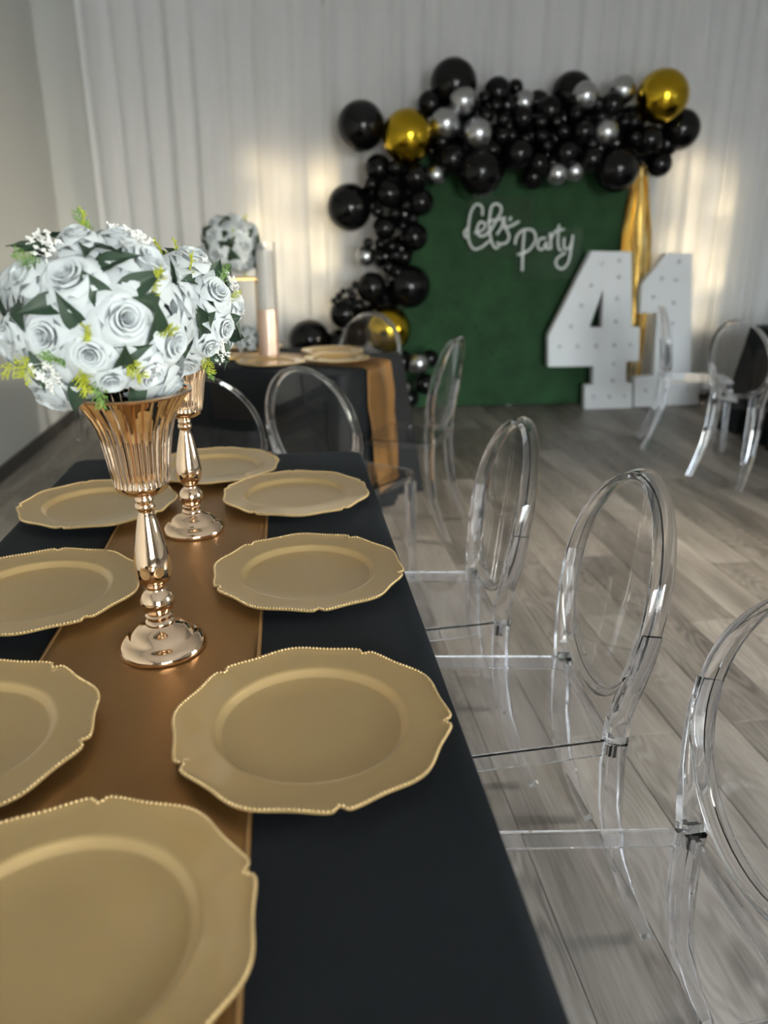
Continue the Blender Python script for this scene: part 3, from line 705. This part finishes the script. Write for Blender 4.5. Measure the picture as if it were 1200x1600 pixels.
def number(name, outline, holes, bulbs, y, depth, label):
    n = empty(name, (0, y, 0)); tag(n, label, 'marquee number')
    zmin = min(p[1] for p in outline); fix = lambda ps: [(x, z-zmin) for x, z in ps]
    MB().prism(fix(outline), .0, depth, [fix(h) for h in holes]).obj('body', M_marquee, n)
    for (x, z) in bulbs:
        b = MB(); z -= zmin; b.sphere((x, -.010, z), .016, 10, 6); o = b.obj('bulb', M_bulb, n)
    return n
number('marquee_number', [(2.3491, 1.2414), (2.6686, 1.2345), (2.7357, 0.6695), (2.8033, 0.6637), (2.8296, 0.3947), (2.7212, 0.3915), (2.7403, 0.2201), (2.7871, 0.2191), (2.8107, 0.0119), (2.4057, 0.0117), (2.3878, 0.2068), (2.4579, 0.2105), (2.4435, 0.3607), (2.0696, 0.3626), (2.0512, 0.609)], [[(2.4694, 0.9606), (2.4883, 0.6676), (2.3824, 0.669)]], [(2.4344, 1.1554), (2.577, 1.1738), (2.3678, 0.99), (2.5851, 1.0508), (2.2988, 0.8365), (2.587, 0.8874), (2.2292, 0.6758), (2.5952, 0.7109), (2.1471, 0.5229), (2.2953, 0.5206), (2.4493, 0.5232), (2.6041, 0.5259), (2.7382, 0.5289), (2.6084, 0.3833), (2.6176, 0.2436), (2.4669, 0.116), (2.6039, 0.1128), (2.73, 0.1151)], 5.93, .07, 'white standing marquee numeral four in front of the green panel')
number('marquee_number', [(2.9703, 1.2339), (3.1814, 1.2337), (3.3088, 0.268), (3.3763, 0.2666), (3.4109, 0.0305), (2.8434, 0.0231), (2.8146, 0.2727), (2.9784, 0.2851), (2.9484, 0.7846), (2.804, 0.7811), (2.7939, 1.0009)], [], [(3.0788, 1.1722), (2.9522, 1.0482), (3.0705, 1.038), (2.9008, 0.9079), (3.0781, 0.8624), (3.0887, 0.7033), (3.1015, 0.526), (3.1089, 0.3452), (2.9267, 0.1651), (3.1054, 0.1611), (3.2902, 0.1623)], 5.96, .07, 'white standing marquee numeral one, to the right of the numeral four')

sg = empty('neon_sign', (0, 6.045, 0)); tag(sg, 'unlit white script neon sign reading let\'s party on the green panel', 'sign')
def smooth_path(ps, n=5):
    P = [Vector((p[0], 0, p[1])) for p in ps]; out = []
    for i in range(len(P)-1):
        a, b, c, d = P[max(i-1,0)], P[i], P[i+1], P[min(i+2, len(P)-1)]
        for k in range(n):
            t = k/n; out.append(.5*((2*b) + (c-a)*t + (2*a-5*b+4*c-d)*t*t + (3*b-3*c+d-a)*t**3))
    out.append(P[-1]); return out
for let in [[[(1.5085, 1.482), (1.5015, 1.5439), (1.4551, 1.561), (1.418, 1.5078), (1.4027, 1.4105), (1.4064, 1.3121), (1.4468, 1.2446), (1.511, 1.2575), (1.5684, 1.3023)], [(1.403, 1.4007), (1.3703, 1.3614), (1.3868, 1.322)]], [[(1.4495, 1.3615), (1.511, 1.3783), (1.5327, 1.4206), (1.4923, 1.4371), (1.4699, 1.3861), (1.4858, 1.3418), (1.532, 1.3419), (1.5651, 1.3715)]], [[(1.5606, 1.3518), (1.6054, 1.4257), (1.652, 1.5214), (1.6251, 1.5638), (1.5799, 1.552), (1.565, 1.4841), (1.5665, 1.3863), (1.5884, 1.2923), (1.623, 1.2504), (1.6514, 1.2674)], [(1.5457, 1.4402), (1.6893, 1.467)]], [[(1.7319, 1.475), (1.7206, 1.4456)]], [[(1.6256, 1.3469), (1.6605, 1.4012), (1.6741, 1.4504), (1.6932, 1.3964), (1.7236, 1.3371), (1.7077, 1.2923), (1.6562, 1.2793), (1.6284, 1.2923)], [(1.6771, 1.3944), (1.7356, 1.4113), (1.7964, 1.4429)]], [[(1.8409, 1.3749), (1.8381, 1.2472), (1.843, 1.0828)], [(1.7739, 1.2773), (1.7856, 1.3371), (1.835, 1.3818), (1.906, 1.379), (1.935, 1.3223), (1.9036, 1.2521), (1.851, 1.2169), (1.7971, 1.2019)]], [[(2.0162, 1.3224), (1.9684, 1.3153), (1.9546, 1.2622), (1.9926, 1.239), (2.0217, 1.2923), (2.0283, 1.249), (2.0505, 1.247)]], [[(2.0642, 1.2419), (2.0548, 1.3073), (2.0462, 1.3623), (2.058, 1.3224), (2.0751, 1.3574), (2.0962, 1.3694)]], [[(2.1139, 1.4221), (2.1135, 1.3174), (2.1258, 1.2469), (2.1515, 1.2317)], [(2.0869, 1.3753), (2.1574, 1.3874)]], [[(2.1624, 1.3274), (2.1682, 1.257), (2.1973, 1.2418), (2.2221, 1.2771), (2.2304, 1.3475)], [(2.2304, 1.3475), (2.2247, 1.2468), (2.2111, 1.1449), (2.1648, 1.0958), (2.1159, 1.1196), (2.1163, 1.1708), (2.1827, 1.2164)]]]:
    b = MB()
    for st in let: b.sweep(smooth_path(st), .019, .019, (0,1,0), round_=True)
    b.obj('letter', M_neon, sg)
b = MB(); b.box(1.40, 1.92, .018, .023, 1.18, 1.62); b.box(1.78, 2.32, .024, .029, 1.02, 1.40)
b.obj('acrylic_backing', M_acrylic, sg)

fr = empty('foil_fringe', (2.735, 6.07, 0)); tag(fr, 'gold foil fringe hanging from the arch between panel and numeral 1', 'foil fringe')
q = random.Random(12); b = MB()
for k in range(110):
    u = q.uniform(-1, 1); lay = q.uniform(-.025, .025); x1 = u*.125 + .01; zb = q.uniform(.03, .5); 
    pts = []
    for i in range(9):
        s = i/8; z = 1.90 - (1.90-zb)*s; sp = .15 + .85*min(1, s*2.6)**.8 - .25*max(0, s-.6)
        pts.append((x1*sp + .06*s + .006*math.sin(s*9+k), lay*sp + .006*math.sin(s*7+k*1.7), z))
    b.sweep(pts, .012, .0006, (math.cos(k*2.1), math.sin(k*2.1), 0), cham=.1, smooth=False)
o = b.obj('foil_strips', M_fringe, fr, False); o['kind'] = 'stuff'
b = MB(); b.sweep([(-.02, 0, 1.885), (.02, 0, 1.885)], .03, .03, (0,0,1), round_=True); b.obj('tie', M_fringe, fr)

# ------------------------------------------------------------------ balloon arch
BALL = MB().sphere((0,0,0), 1, 40, 24, 1, 1, 1.0)
def balloon_mesh(m, foil=False):
    b = MB()
    if foil:
        def fn(u, v):
            a = 2*PI*u; t = -PI/2 + PI*v; seam = 1 - .012*(math.cos(a*10)**8)*abs(math.sin(t))**2
            return (math.cos(t)*math.cos(a)*seam, math.cos(t)*math.sin(a)*seam, math.sin(t)*(.99))
        b.grid(fn, 80, 28, True, True)
    else:
        def fn(u, v):
            a = 2*PI*u; t = -PI/2 + PI*v; z = math.sin(t); r = math.cos(t)*(1 - .06*max(0, -z))
            return (r*math.cos(a), r*math.sin(a), z*1.03 if z > 0 else z*1.08)
        b.grid(fn, 40, 24, True, True)
    return b.mesh('balloon', m)
BM = {'black': balloon_mesh(M_black), 'silver': balloon_mesh(M_silver), 'gold': balloon_mesh(M_gold, True)}
def knot_mesh(m):
    return MB().lathe([(.0, -1.06), (.035, -1.07), (.05, -1.09), (.03, -1.12), (.06, -1.15), (.075, -1.17), (0, -1.165)], 12).mesh('knot', m)
KM = {'black': knot_mesh(M_black), 'silver': knot_mesh(M_silver), 'gold': knot_mesh(M_gold)}
q = random.Random(77)
for (c, P, r, lab, grp) in [
('black', (1.2451, 6.0, 2.3521), 0.1682, 'big black balloon at the top of the left bend of the arch, highest of all', ''),
('black', (0.5836, 5.98, 2.0694), 0.1684, 'big black balloon beside the upper left gold foil balloon', ''),
('gold', (0.8995, 5.85, 1.9932), 0.1797, 'round gold foil balloon at the upper left bend of the arch', ''),
('silver', (1.2877, 5.86, 2.2182), 0.1003, 'chrome silver balloon directly below the highest big black balloon', ''),
('silver', (1.1647, 5.84, 2.0769), 0.1094, 'chrome silver balloon touching the right side of the upper left gold balloon', ''),
('silver', (1.3917, 5.82, 2.0132), 0.11, 'lowest and largest of three chrome silver balloons right of the upper left gold balloon', ''),
('black', (1.5555, 5.95, 2.3019), 0.0975, 'medium black balloon right of the highest big black balloon', ''),
('black', (1.7047, 6.02, 2.341), 0.0583, 'small black balloon peeking over the top edge of the arch behind a silver one', ''),
('silver', (1.7604, 5.98, 2.2415), 0.0853, 'chrome silver balloon on the top edge in the middle of the arch, half hidden', ''),
('black', (1.7268, 5.86, 2.1214), 0.0798, 'medium black balloon just under the half hidden top silver balloon', ''),
('black', (1.9331, 5.9, 2.1837), 0.0937, 'medium black balloon on the arch top, between two silver balloons and a big black one', ''),
('black', (2.1281, 6.02, 2.3086), 0.1497, 'big black balloon at the arch top behind a chrome silver balloon', ''),
('silver', (2.164, 5.84, 2.2682), 0.0971, 'chrome silver balloon in front of the big black balloon at the arch top', ''),
('silver', (2.4802, 5.95, 2.3291), 0.0992, 'chrome silver balloon on the arch top directly left of the upper right gold balloon', ''),
('black', (2.3726, 5.84, 2.2197), 0.0845, 'medium black balloon between the two upper right silver balloons', ''),
('gold', (2.7449, 5.85, 2.2773), 0.1834, 'round gold foil balloon at the upper right end of the arch', ''),
('black', (2.9695, 5.98, 2.0818), 0.1442, 'big black balloon under the upper right gold foil balloon', ''),
('black', (2.8194, 5.94, 1.8459), 0.0935, 'lowest black balloon at the right end of the arch, beside the gold fringe', ''),
('black', (2.6919, 5.88, 1.9976), 0.1006, 'medium black balloon just below the upper right gold balloon, left of a big one', ''),
('silver', (2.3349, 5.82, 2.0398), 0.0941, 'chrome silver balloon alone in the middle of the right half of the arch', ''),
('black', (2.4628, 5.88, 1.8022), 0.1659, 'big black balloon hanging over the right top corner of the green panel', ''),
('black', (2.2575, 5.86, 1.8625), 0.0911, 'medium black balloon left of the big one over the panel corner', ''),
('black', (2.0654, 5.86, 1.9026), 0.0905, 'medium black balloon above the lower pair of silver balloons', ''),
('black', (2.1851, 5.88, 2.049), 0.0947, 'medium black balloon left of the lone silver balloon in the right half', ''),
('silver', (1.9976, 5.84, 1.7601), 0.0818, 'chrome silver balloon hanging lowest over the middle of the green panel, left of a pair', ''),
('silver', (2.1483, 5.9, 1.7834), 0.0782, 'chrome silver balloon hanging over the green panel, right of a pair', ''),
('black', (1.7137, 5.88, 1.896), 0.1173, 'medium black balloon over the panel top right of the big hanging one', ''),
('black', (1.8532, 5.84, 1.8307), 0.0767, 'smaller black balloon just left of the lower pair of silver balloons', ''),
('black', (1.8557, 5.95, 1.7454), 0.0878, 'black balloon hanging lowest behind the others over the panel middle', ''),
('black', (1.4306, 5.86, 1.7689), 0.1667, 'big black balloon hanging low above the neon sign', ''),
('black', (1.2208, 5.88, 1.8566), 0.1119, 'medium black balloon between the left gold balloon and the big hanging one', ''),
('black', (1.0728, 5.95, 2.2158), 0.0882, 'medium black balloon just above the upper left gold balloon', ''),
('silver', (1.1153, 5.9, 1.752), 0.0767, 'chrome silver balloon below the upper left gold balloon, over the panel edge', ''),
('black', (0.7028, 5.95, 1.7899), 0.099, 'medium black balloon below and left of the upper left gold balloon', ''),
('black', (0.9593, 5.86, 1.7307), 0.0984, 'medium black balloon straight below the upper left gold balloon', ''),
('black', (0.4911, 5.95, 1.5321), 0.164, 'big black balloon sticking out furthest at the side of the balloon column', ''),
('black', (0.7657, 5.86, 1.6237), 0.1032, 'medium black balloon right of the big side balloon, in the column', ''),
('black', (0.9991, 5.86, 1.5654), 0.095, 'medium black balloon on the panel side of the column, upper one', ''),
('black', (0.738, 5.86, 1.3914), 0.0865, 'medium black balloon below the right of the big side balloon', ''),
('black', (0.9554, 5.86, 1.3304), 0.101, 'medium black balloon on the panel side of the column, above the big low one', ''),
('silver', (0.6003, 5.9, 1.1971), 0.074, 'chrome silver balloon on the outer edge halfway down the column', ''),
('black', (0.6374, 5.86, 0.9767), 0.1119, 'medium black balloon left of the big one low in the column', ''),
('black', (0.9214, 5.86, 0.9793), 0.1594, 'big black balloon low in the column, right above the lowest gold balloon', ''),
('black', (0.4433, 5.92, 0.7841), 0.1139, 'medium black balloon low at the outer edge of the column', ''),
('black', (0.1712, 5.9, 0.5909), 0.1571, 'big black balloon lying at the far end of the arch foot behind the chargers', ''),
('gold', (0.7523, 5.78, 0.6765), 0.1738, 'gold foil balloon at the foot of the column, lowest of the three gold ones', ''),
('silver', (0.9789, 5.72, 0.4292), 0.0807, 'chrome silver balloon near the floor at the foot of the column', ''),
('silver', (0.87, 5.7, 0.251), 0.0525, 'small chrome silver balloon almost on the floor below the larger silver one', ''),
('black', (1.0814, 5.8, 0.4544), 0.0673, 'black balloon near the floor behind the right of the silver one', ''),
('black', (1.0416, 5.78, 0.2625), 0.0824, 'black balloon near the floor under the silver one', ''),
('black', (0.8711, 5.85, 0.4266), 0.087, 'black balloon near the floor under the lowest gold balloon', ''),
('black', (0.6633, 5.9, 0.374), 0.1266, 'black balloon near the floor hidden behind the end of the far table', ''),
('black', (0.9262, 5.8, 0.152), 0.0732, 'lowest black balloon resting on the floor at the column foot', ''),
('black', (0.395, 5.92, 0.5466), 0.1251, 'black balloon behind the far table between big black and gold balloons', ''),
('black', (1.4371, 5.84, 2.2458), 0.0442, 'small black balloon just right of the silver balloon under the highest black one', 'black balloons filling the arch'),
('black', (1.582, 5.84, 2.1081), 0.0537, 'small black balloon down to the left of the half hidden silver balloon at the top', 'black balloons filling the arch'),
('black', (1.6214, 5.84, 2.0681), 0.0404, 'small black balloon just right of the biggest of three left silver balloons', 'black balloons filling the arch'),
('black', (1.5829, 5.84, 2.0062), 0.063, 'small black balloon up to the right of the big black balloon above the neon sign', 'black balloons filling the arch'),
('black', (1.7479, 5.84, 1.988), 0.0452, 'small black balloon just below the half hidden silver balloon at the top', 'black balloons filling the arch'),
('black', (1.9117, 5.84, 1.9446), 0.0455, 'small black balloon just above the lower silver pair over the panel', 'black balloons filling the arch'),
('black', (1.8693, 5.84, 2.0062), 0.0498, 'small black balloon down to the right of the half hidden silver balloon at the top', 'black balloons filling the arch'),
('black', (1.8532, 5.84, 2.1004), 0.054, 'small black balloon just left of the lone silver balloon of the right half', 'black balloons filling the arch'),
('black', (2.2681, 5.84, 2.2177), 0.0541, 'small black balloon down to the left of the silver balloon beside the right gold one', 'black balloons filling the arch'),
('black', (2.2999, 5.84, 2.1366), 0.0544, 'small black balloon just above the lone silver balloon of the right half', 'black balloons filling the arch'),
('black', (2.4705, 5.84, 2.1107), 0.0547, 'small black balloon up to the right of the lone silver balloon of the right half', 'black balloons filling the arch'),
('black', (2.1082, 5.84, 2.1537), 0.0541, 'small black balloon up to the left of the lone silver balloon of the right half', 'black balloons filling the arch'),
('black', (2.0229, 5.84, 2.0416), 0.0544, 'small black balloon up to the left of the big black balloon over the panel corner', 'black balloons filling the arch'),
('black', (2.5428, 5.84, 2.1119), 0.0593, 'small black balloon just right of the lone silver balloon of the right half', 'black balloons filling the arch'),
('black', (2.5438, 5.84, 1.8895), 0.0602, 'small black balloon up to the right of the big black balloon over the panel corner', 'black balloons filling the arch'),
('black', (2.5645, 5.84, 2.0081), 0.0551, 'small black balloon just below the silver balloon beside the right gold one', 'black balloons filling the arch'),
('black', (1.4559, 5.84, 2.1342), 0.0534, 'small black balloon up to the right of the biggest of three left silver balloons', 'black balloons filling the arch'),
('black', (1.513, 5.84, 1.9103), 0.0633, 'small black balloon down to the right of the biggest of three left silver balloons', 'black balloons filling the arch'),
('black', (1.6482, 5.84, 2.0071), 0.0496, 'small black balloon up to the left of the lower silver pair over the panel', 'black balloons filling the arch'),
('black', (1.9707, 5.84, 2.1024), 0.0451, 'small black balloon just left of the upper right gold balloon', 'black balloons filling the arch'),
('black', (2.245, 5.84, 1.9617), 0.0504, 'small black balloon down to the left of the lone silver balloon of the right half', 'black balloons filling the arch'),
('black', (1.9536, 5.84, 1.8318), 0.0459, 'small black balloon just left of the big black balloon over the panel corner', 'black balloons filling the arch'),
('black', (0.9779, 5.84, 2.1059), 0.0442, 'small black balloon up to the right of the upper left gold balloon', 'black balloons filling the arch'),
('black', (1.1403, 5.84, 1.9589), 0.0537, 'small black balloon just above the silver balloon at the panel edge', 'black balloons filling the arch'),
('black', (1.522, 5.84, 2.1956), 0.0444, 'small black balloon just left of the half hidden silver balloon at the top', 'black balloons filling the arch'),
('black', (0.8071, 5.82, 1.4857), 0.0457, 'small black balloon up to the right of the medium black balloon in the column middle', 'black balloons filling the arch'),
('black', (0.8903, 5.82, 1.5417), 0.041, 'small black balloon just above the medium black balloon on the panel side', 'black balloons filling the arch'),
('black', (0.9379, 5.82, 1.4518), 0.0413, 'small black balloon just right of the medium black balloon in the column middle', 'black balloons filling the arch'),
('black', (0.8636, 5.82, 1.404), 0.0368, 'small black balloon up to the left of the medium black balloon on the panel side', 'black balloons filling the arch'),
('black', (0.7847, 5.82, 1.2643), 0.0463, 'small black balloon just below the medium black balloon in the column middle', 'black balloons filling the arch'),
('black', (0.8179, 5.82, 1.2024), 0.0419, 'small black balloon down to the left of the medium black balloon on the panel side', 'black balloons filling the arch'),
('black', (0.6906, 5.82, 1.1893), 0.0418, 'small black balloon just right of the silver balloon halfway down the column', 'black balloons filling the arch'),
('black', (0.7002, 5.82, 1.2819), 0.0416, 'small black balloon up to the right of the silver balloon halfway down the column', 'black balloons filling the arch'),
('black', (0.7567, 5.82, 1.1179), 0.0467, 'small black balloon down to the right of the silver balloon halfway down the column', 'black balloons filling the arch'),
('black', (0.8796, 5.82, 1.1889), 0.0559, 'small black balloon just above the big black balloon low in the column', 'black balloons filling the arch'),
('black', (0.637, 5.82, 1.6791), 0.0494, 'small black balloon up to the right of the big black balloon sticking out sideways', 'black balloons filling the arch'),
('black', (0.8102, 5.82, 1.7886), 0.0537, 'small black balloon just above the medium black balloon beside the big side one', 'black balloons filling the arch'),
('black', (0.6115, 5.82, 1.2863), 0.0369, 'small black balloon just above the silver balloon halfway down the column', 'black balloons filling the arch'),
('black', (0.8233, 5.82, 1.0862), 0.0516, 'small black balloon up to the left of the big black balloon low in the column', 'black balloons filling the arch'),
('black', (0.6821, 5.82, 1.5023), 0.0455, 'small black balloon up to the left of the medium black balloon in the column middle', 'black balloons filling the arch'),
('black', (0.7427, 5.82, 0.8359), 0.057, 'small black balloon just above the lowest gold balloon', 'black balloons filling the arch'),
('black', (0.5367, 5.82, 0.8471), 0.052, 'small black balloon up to the right of the low outer black balloon of the column', 'black balloons filling the arch'),
('black', (1.3671, 6.02, 1.9396), 0.1114, 'half hidden black balloon down to the left of the biggest of three left silver balloons', 'black balloons filling the arch'),
('black', (1.5653, 6.02, 1.8132), 0.1034, 'half hidden black balloon just right of the big black balloon above the neon sign', 'black balloons filling the arch'),
('black', (1.6436, 6.02, 1.9858), 0.1024, 'half hidden black balloon just right of the biggest of three left silver balloons', 'black balloons filling the arch'),
('black', (1.8349, 6.02, 2.0226), 0.1026, 'half hidden black balloon just below the half hidden silver balloon at the top', 'black balloons filling the arch'),
('black', (2.0199, 6.02, 2.0253), 0.1123, 'half hidden black balloon just above the lower silver pair over the panel', 'black balloons filling the arch'),
('black', (2.1948, 6.02, 1.9331), 0.1039, 'half hidden black balloon up to the right of the lower silver pair over the panel', 'black balloons filling the arch'),
('black', (2.3718, 6.02, 1.9527), 0.1136, 'half hidden black balloon just below the silver balloon before the big top black one', 'black balloons filling the arch'),
('black', (1.1766, 6.02, 1.9371), 0.1018, 'half hidden black balloon just above the silver balloon at the panel edge', 'black balloons filling the arch'),
('black', (2.5914, 6.02, 2.1366), 0.1128, 'half hidden black balloon just below the silver balloon beside the right gold one', 'black balloons filling the arch'),
('black', (2.6843, 6.02, 1.9393), 0.1049, 'half hidden black balloon down to the left of the upper right gold balloon', 'black balloons filling the arch'),
('black', (1.4298, 6.02, 2.1588), 0.1009, 'half hidden black balloon just above the biggest of three left silver balloons', 'black balloons filling the arch'),
('black', (1.6401, 6.02, 2.2247), 0.0917, 'half hidden black balloon just left of the half hidden silver balloon at the top', 'black balloons filling the arch'),
('black', (1.8774, 6.02, 2.2499), 0.0828, 'half hidden black balloon just right of the half hidden silver balloon at the top', 'black balloons filling the arch'),
('black', (2.3225, 6.02, 2.1533), 0.1027, 'half hidden black balloon just left of the upper right gold balloon', 'black balloons filling the arch'),
('black', (1.3154, 6.02, 2.0528), 0.1013, 'half hidden black balloon just left of the biggest of three left silver balloons', 'black balloons filling the arch'),
('black', (1.01, 6.02, 2.0064), 0.0918, 'half hidden black balloon just right of the upper left gold balloon', 'black balloons filling the arch'),
('black', (2.0783, 6.02, 2.1491), 0.093, 'half hidden black balloon just left of the lone silver balloon of the right half', 'black balloons filling the arch'),
('black', (1.9515, 6.02, 1.8911), 0.1037, 'half hidden black balloon up to the left of the lower silver pair over the panel', 'black balloons filling the arch'),
('black', (2.4883, 6.02, 1.9846), 0.1042, 'half hidden black balloon just above the big black balloon over the panel corner', 'black balloons filling the arch'),
('black', (2.8907, 6.02, 1.9901), 0.0954, 'half hidden black balloon just below the upper right gold balloon', 'black balloons filling the arch'),
('black', (0.798, 6.0, 1.7051), 0.1114, 'half hidden black balloon just above the medium black balloon beside the big side one', 'black balloons filling the arch'),
('black', (0.8944, 6.0, 1.4875), 0.1132, 'half hidden black balloon down to the left of the silver balloon at the panel edge', 'black balloons filling the arch'),
('black', (0.68, 6.0, 1.6394), 0.093, 'half hidden black balloon just left of the medium black balloon beside the big side one', 'black balloons filling the arch'),
('black', (0.8722, 6.0, 1.2405), 0.1053, 'half hidden black balloon just right of the silver balloon halfway down the column', 'black balloons filling the arch'),
('black', (0.7508, 6.0, 1.1951), 0.0958, 'half hidden black balloon just below the medium black balloon in the column middle', 'black balloons filling the arch'),
('black', (0.7508, 6.0, 0.8694), 0.1172, 'half hidden black balloon just above the lowest gold balloon', 'black balloons filling the arch'),
('black', (0.6017, 6.0, 0.7277), 0.1179, 'half hidden black balloon just right of the low outer black balloon of the column', 'black balloons filling the arch'),
('black', (0.8489, 6.0, 1.0565), 0.0968, 'half hidden black balloon down to the right of the silver balloon halfway down the column', 'black balloons filling the arch'),
('black', (0.9407, 6.0, 1.6413), 0.0842, 'half hidden black balloon just right of the medium black balloon beside the big side one', 'black balloons filling the arch'),
('black', (0.551, 6.0, 0.6318), 0.1086, 'half hidden black balloon just left of the lowest gold balloon', 'black balloons filling the arch'),
('black', (0.3981, 5.86, 0.9144), 0.0284, 'tiny black balloon just above the low outer black balloon of the column', 'black balloons filling the arch'),
('black', (0.4796, 5.86, 0.9503), 0.0284, 'tiny black balloon down to the left of the silver balloon halfway down the column', 'black balloons filling the arch'),
('black', (0.4499, 5.86, 0.8818), 0.0285, 'tiny black balloon up to the left of the lowest gold balloon', 'black balloons filling the arch'),
('black', (0.5183, 5.86, 0.9957), 0.0283, 'tiny black balloon just below the silver balloon halfway down the column', 'black balloons filling the arch'),
('black', (0.4273, 5.86, 0.9507), 0.0236, 'tiny black balloon just left of the big black balloon low in the column', 'black balloons filling the arch'),
('black', (0.4982, 5.86, 0.9136), 0.0332, 'tiny black balloon up to the right of the low outer black balloon of the column', 'black balloons filling the arch'),
('black', (0.3594, 5.86, 0.8826), 0.0237, 'tiny black balloon up to the left of the low outer black balloon of the column', 'black balloons filling the arch'),
('black', (0.4831, 5.86, 0.863), 0.0333, 'tiny black balloon down to the left of the medium black balloon in the column middle', 'black balloons filling the arch')]:
    o = link('balloon', BM[c]); o.location = P; o.scale = (r, r, r)
    d = Vector((q.uniform(-.5,.5), -1 + q.uniform(-.2,.5), q.uniform(-.6,.6))).normalized()
    o.rotation_mode = 'QUATERNION'; o.rotation_quaternion = Vector((0,0,1)).rotation_difference(d)
    tag(o, lab, 'balloon', grp or None)
    link('knot', KM[c], o)

# ------------------------------------------------------------------ decorations on the table behind
fs_ = empty('flower_stand', (-.215, 3.93, TZ+.004), math.radians(12)); tag(fs_, 'gold metal frame flower stand on the table behind, holding white flowers', 'flower stand')
hw = .092; hS = .37
MB().box(-hw-.01, hw+.01, -hw-.01, hw+.01, 0, .008).obj('base_plate', M_goldframe, fs_)
MB().box(-hw-.01, hw+.01, -hw-.01, hw+.01, hS, hS+.008).obj('top_plate', M_goldframe, fs_)
for sx in (-1, 1):
    for sy in (-1, 1): MB().sweep([(sx*hw, sy*hw, .004), (sx*hw, sy*hw, hS)], .009, .009, (1,0,0)).obj('leg', M_goldframe, fs_)
b3 = bouquet('rose_bouquet', (-.245, 3.93, 1.275), .135, [], [], [tuple(v) for v in fib(9)], [], 'loose white rose bouquet on the gold frame stand of the table behind', 31, False, -.8)
lowf = bouquet('rose_bouquet', (-.20, 3.93, .835), .062, [], [], [], [], 'small white flower bunch inside the gold frame stand', 33, False, -.9)
cg = empty('candle_holder', (-.088, 3.84, TZ+.004)); tag(cg, 'tall clear glass cylinder with glitter lower half beside the gold flower stand', 'candle holder')
MB().lathe([(0, 0), (.046, 0), (.048, .003), (.048, .54), (.0455, .54), (.0455, .006), (0, .006)], 40).obj('glass_tube', M_glass_thin, cg)
MB().lathe([(.0486, .004), (.0492, .004), (.0492, .235), (.0486, .235), (.0486, .004)], 40).obj('glitter_band', M_glitter, cg)
cn = empty('pillar_candle', (-.088, 3.84, TZ+.011)); tag(cn, 'white pillar candle inside the tall glass cylinder', 'candle')
MB().lathe([(0, 0), (.040, 0), (.041, .003), (.041, .49), (.038, .497), (.012, .494), (0, .492)], 32).obj('wax', M_candle, cn)
MB().sweep([(0,0,.49), (.001,0,.505), (.003,0,.515)], .003, .003, (1,0,0), round_=True).obj('wick', M_base, cn)
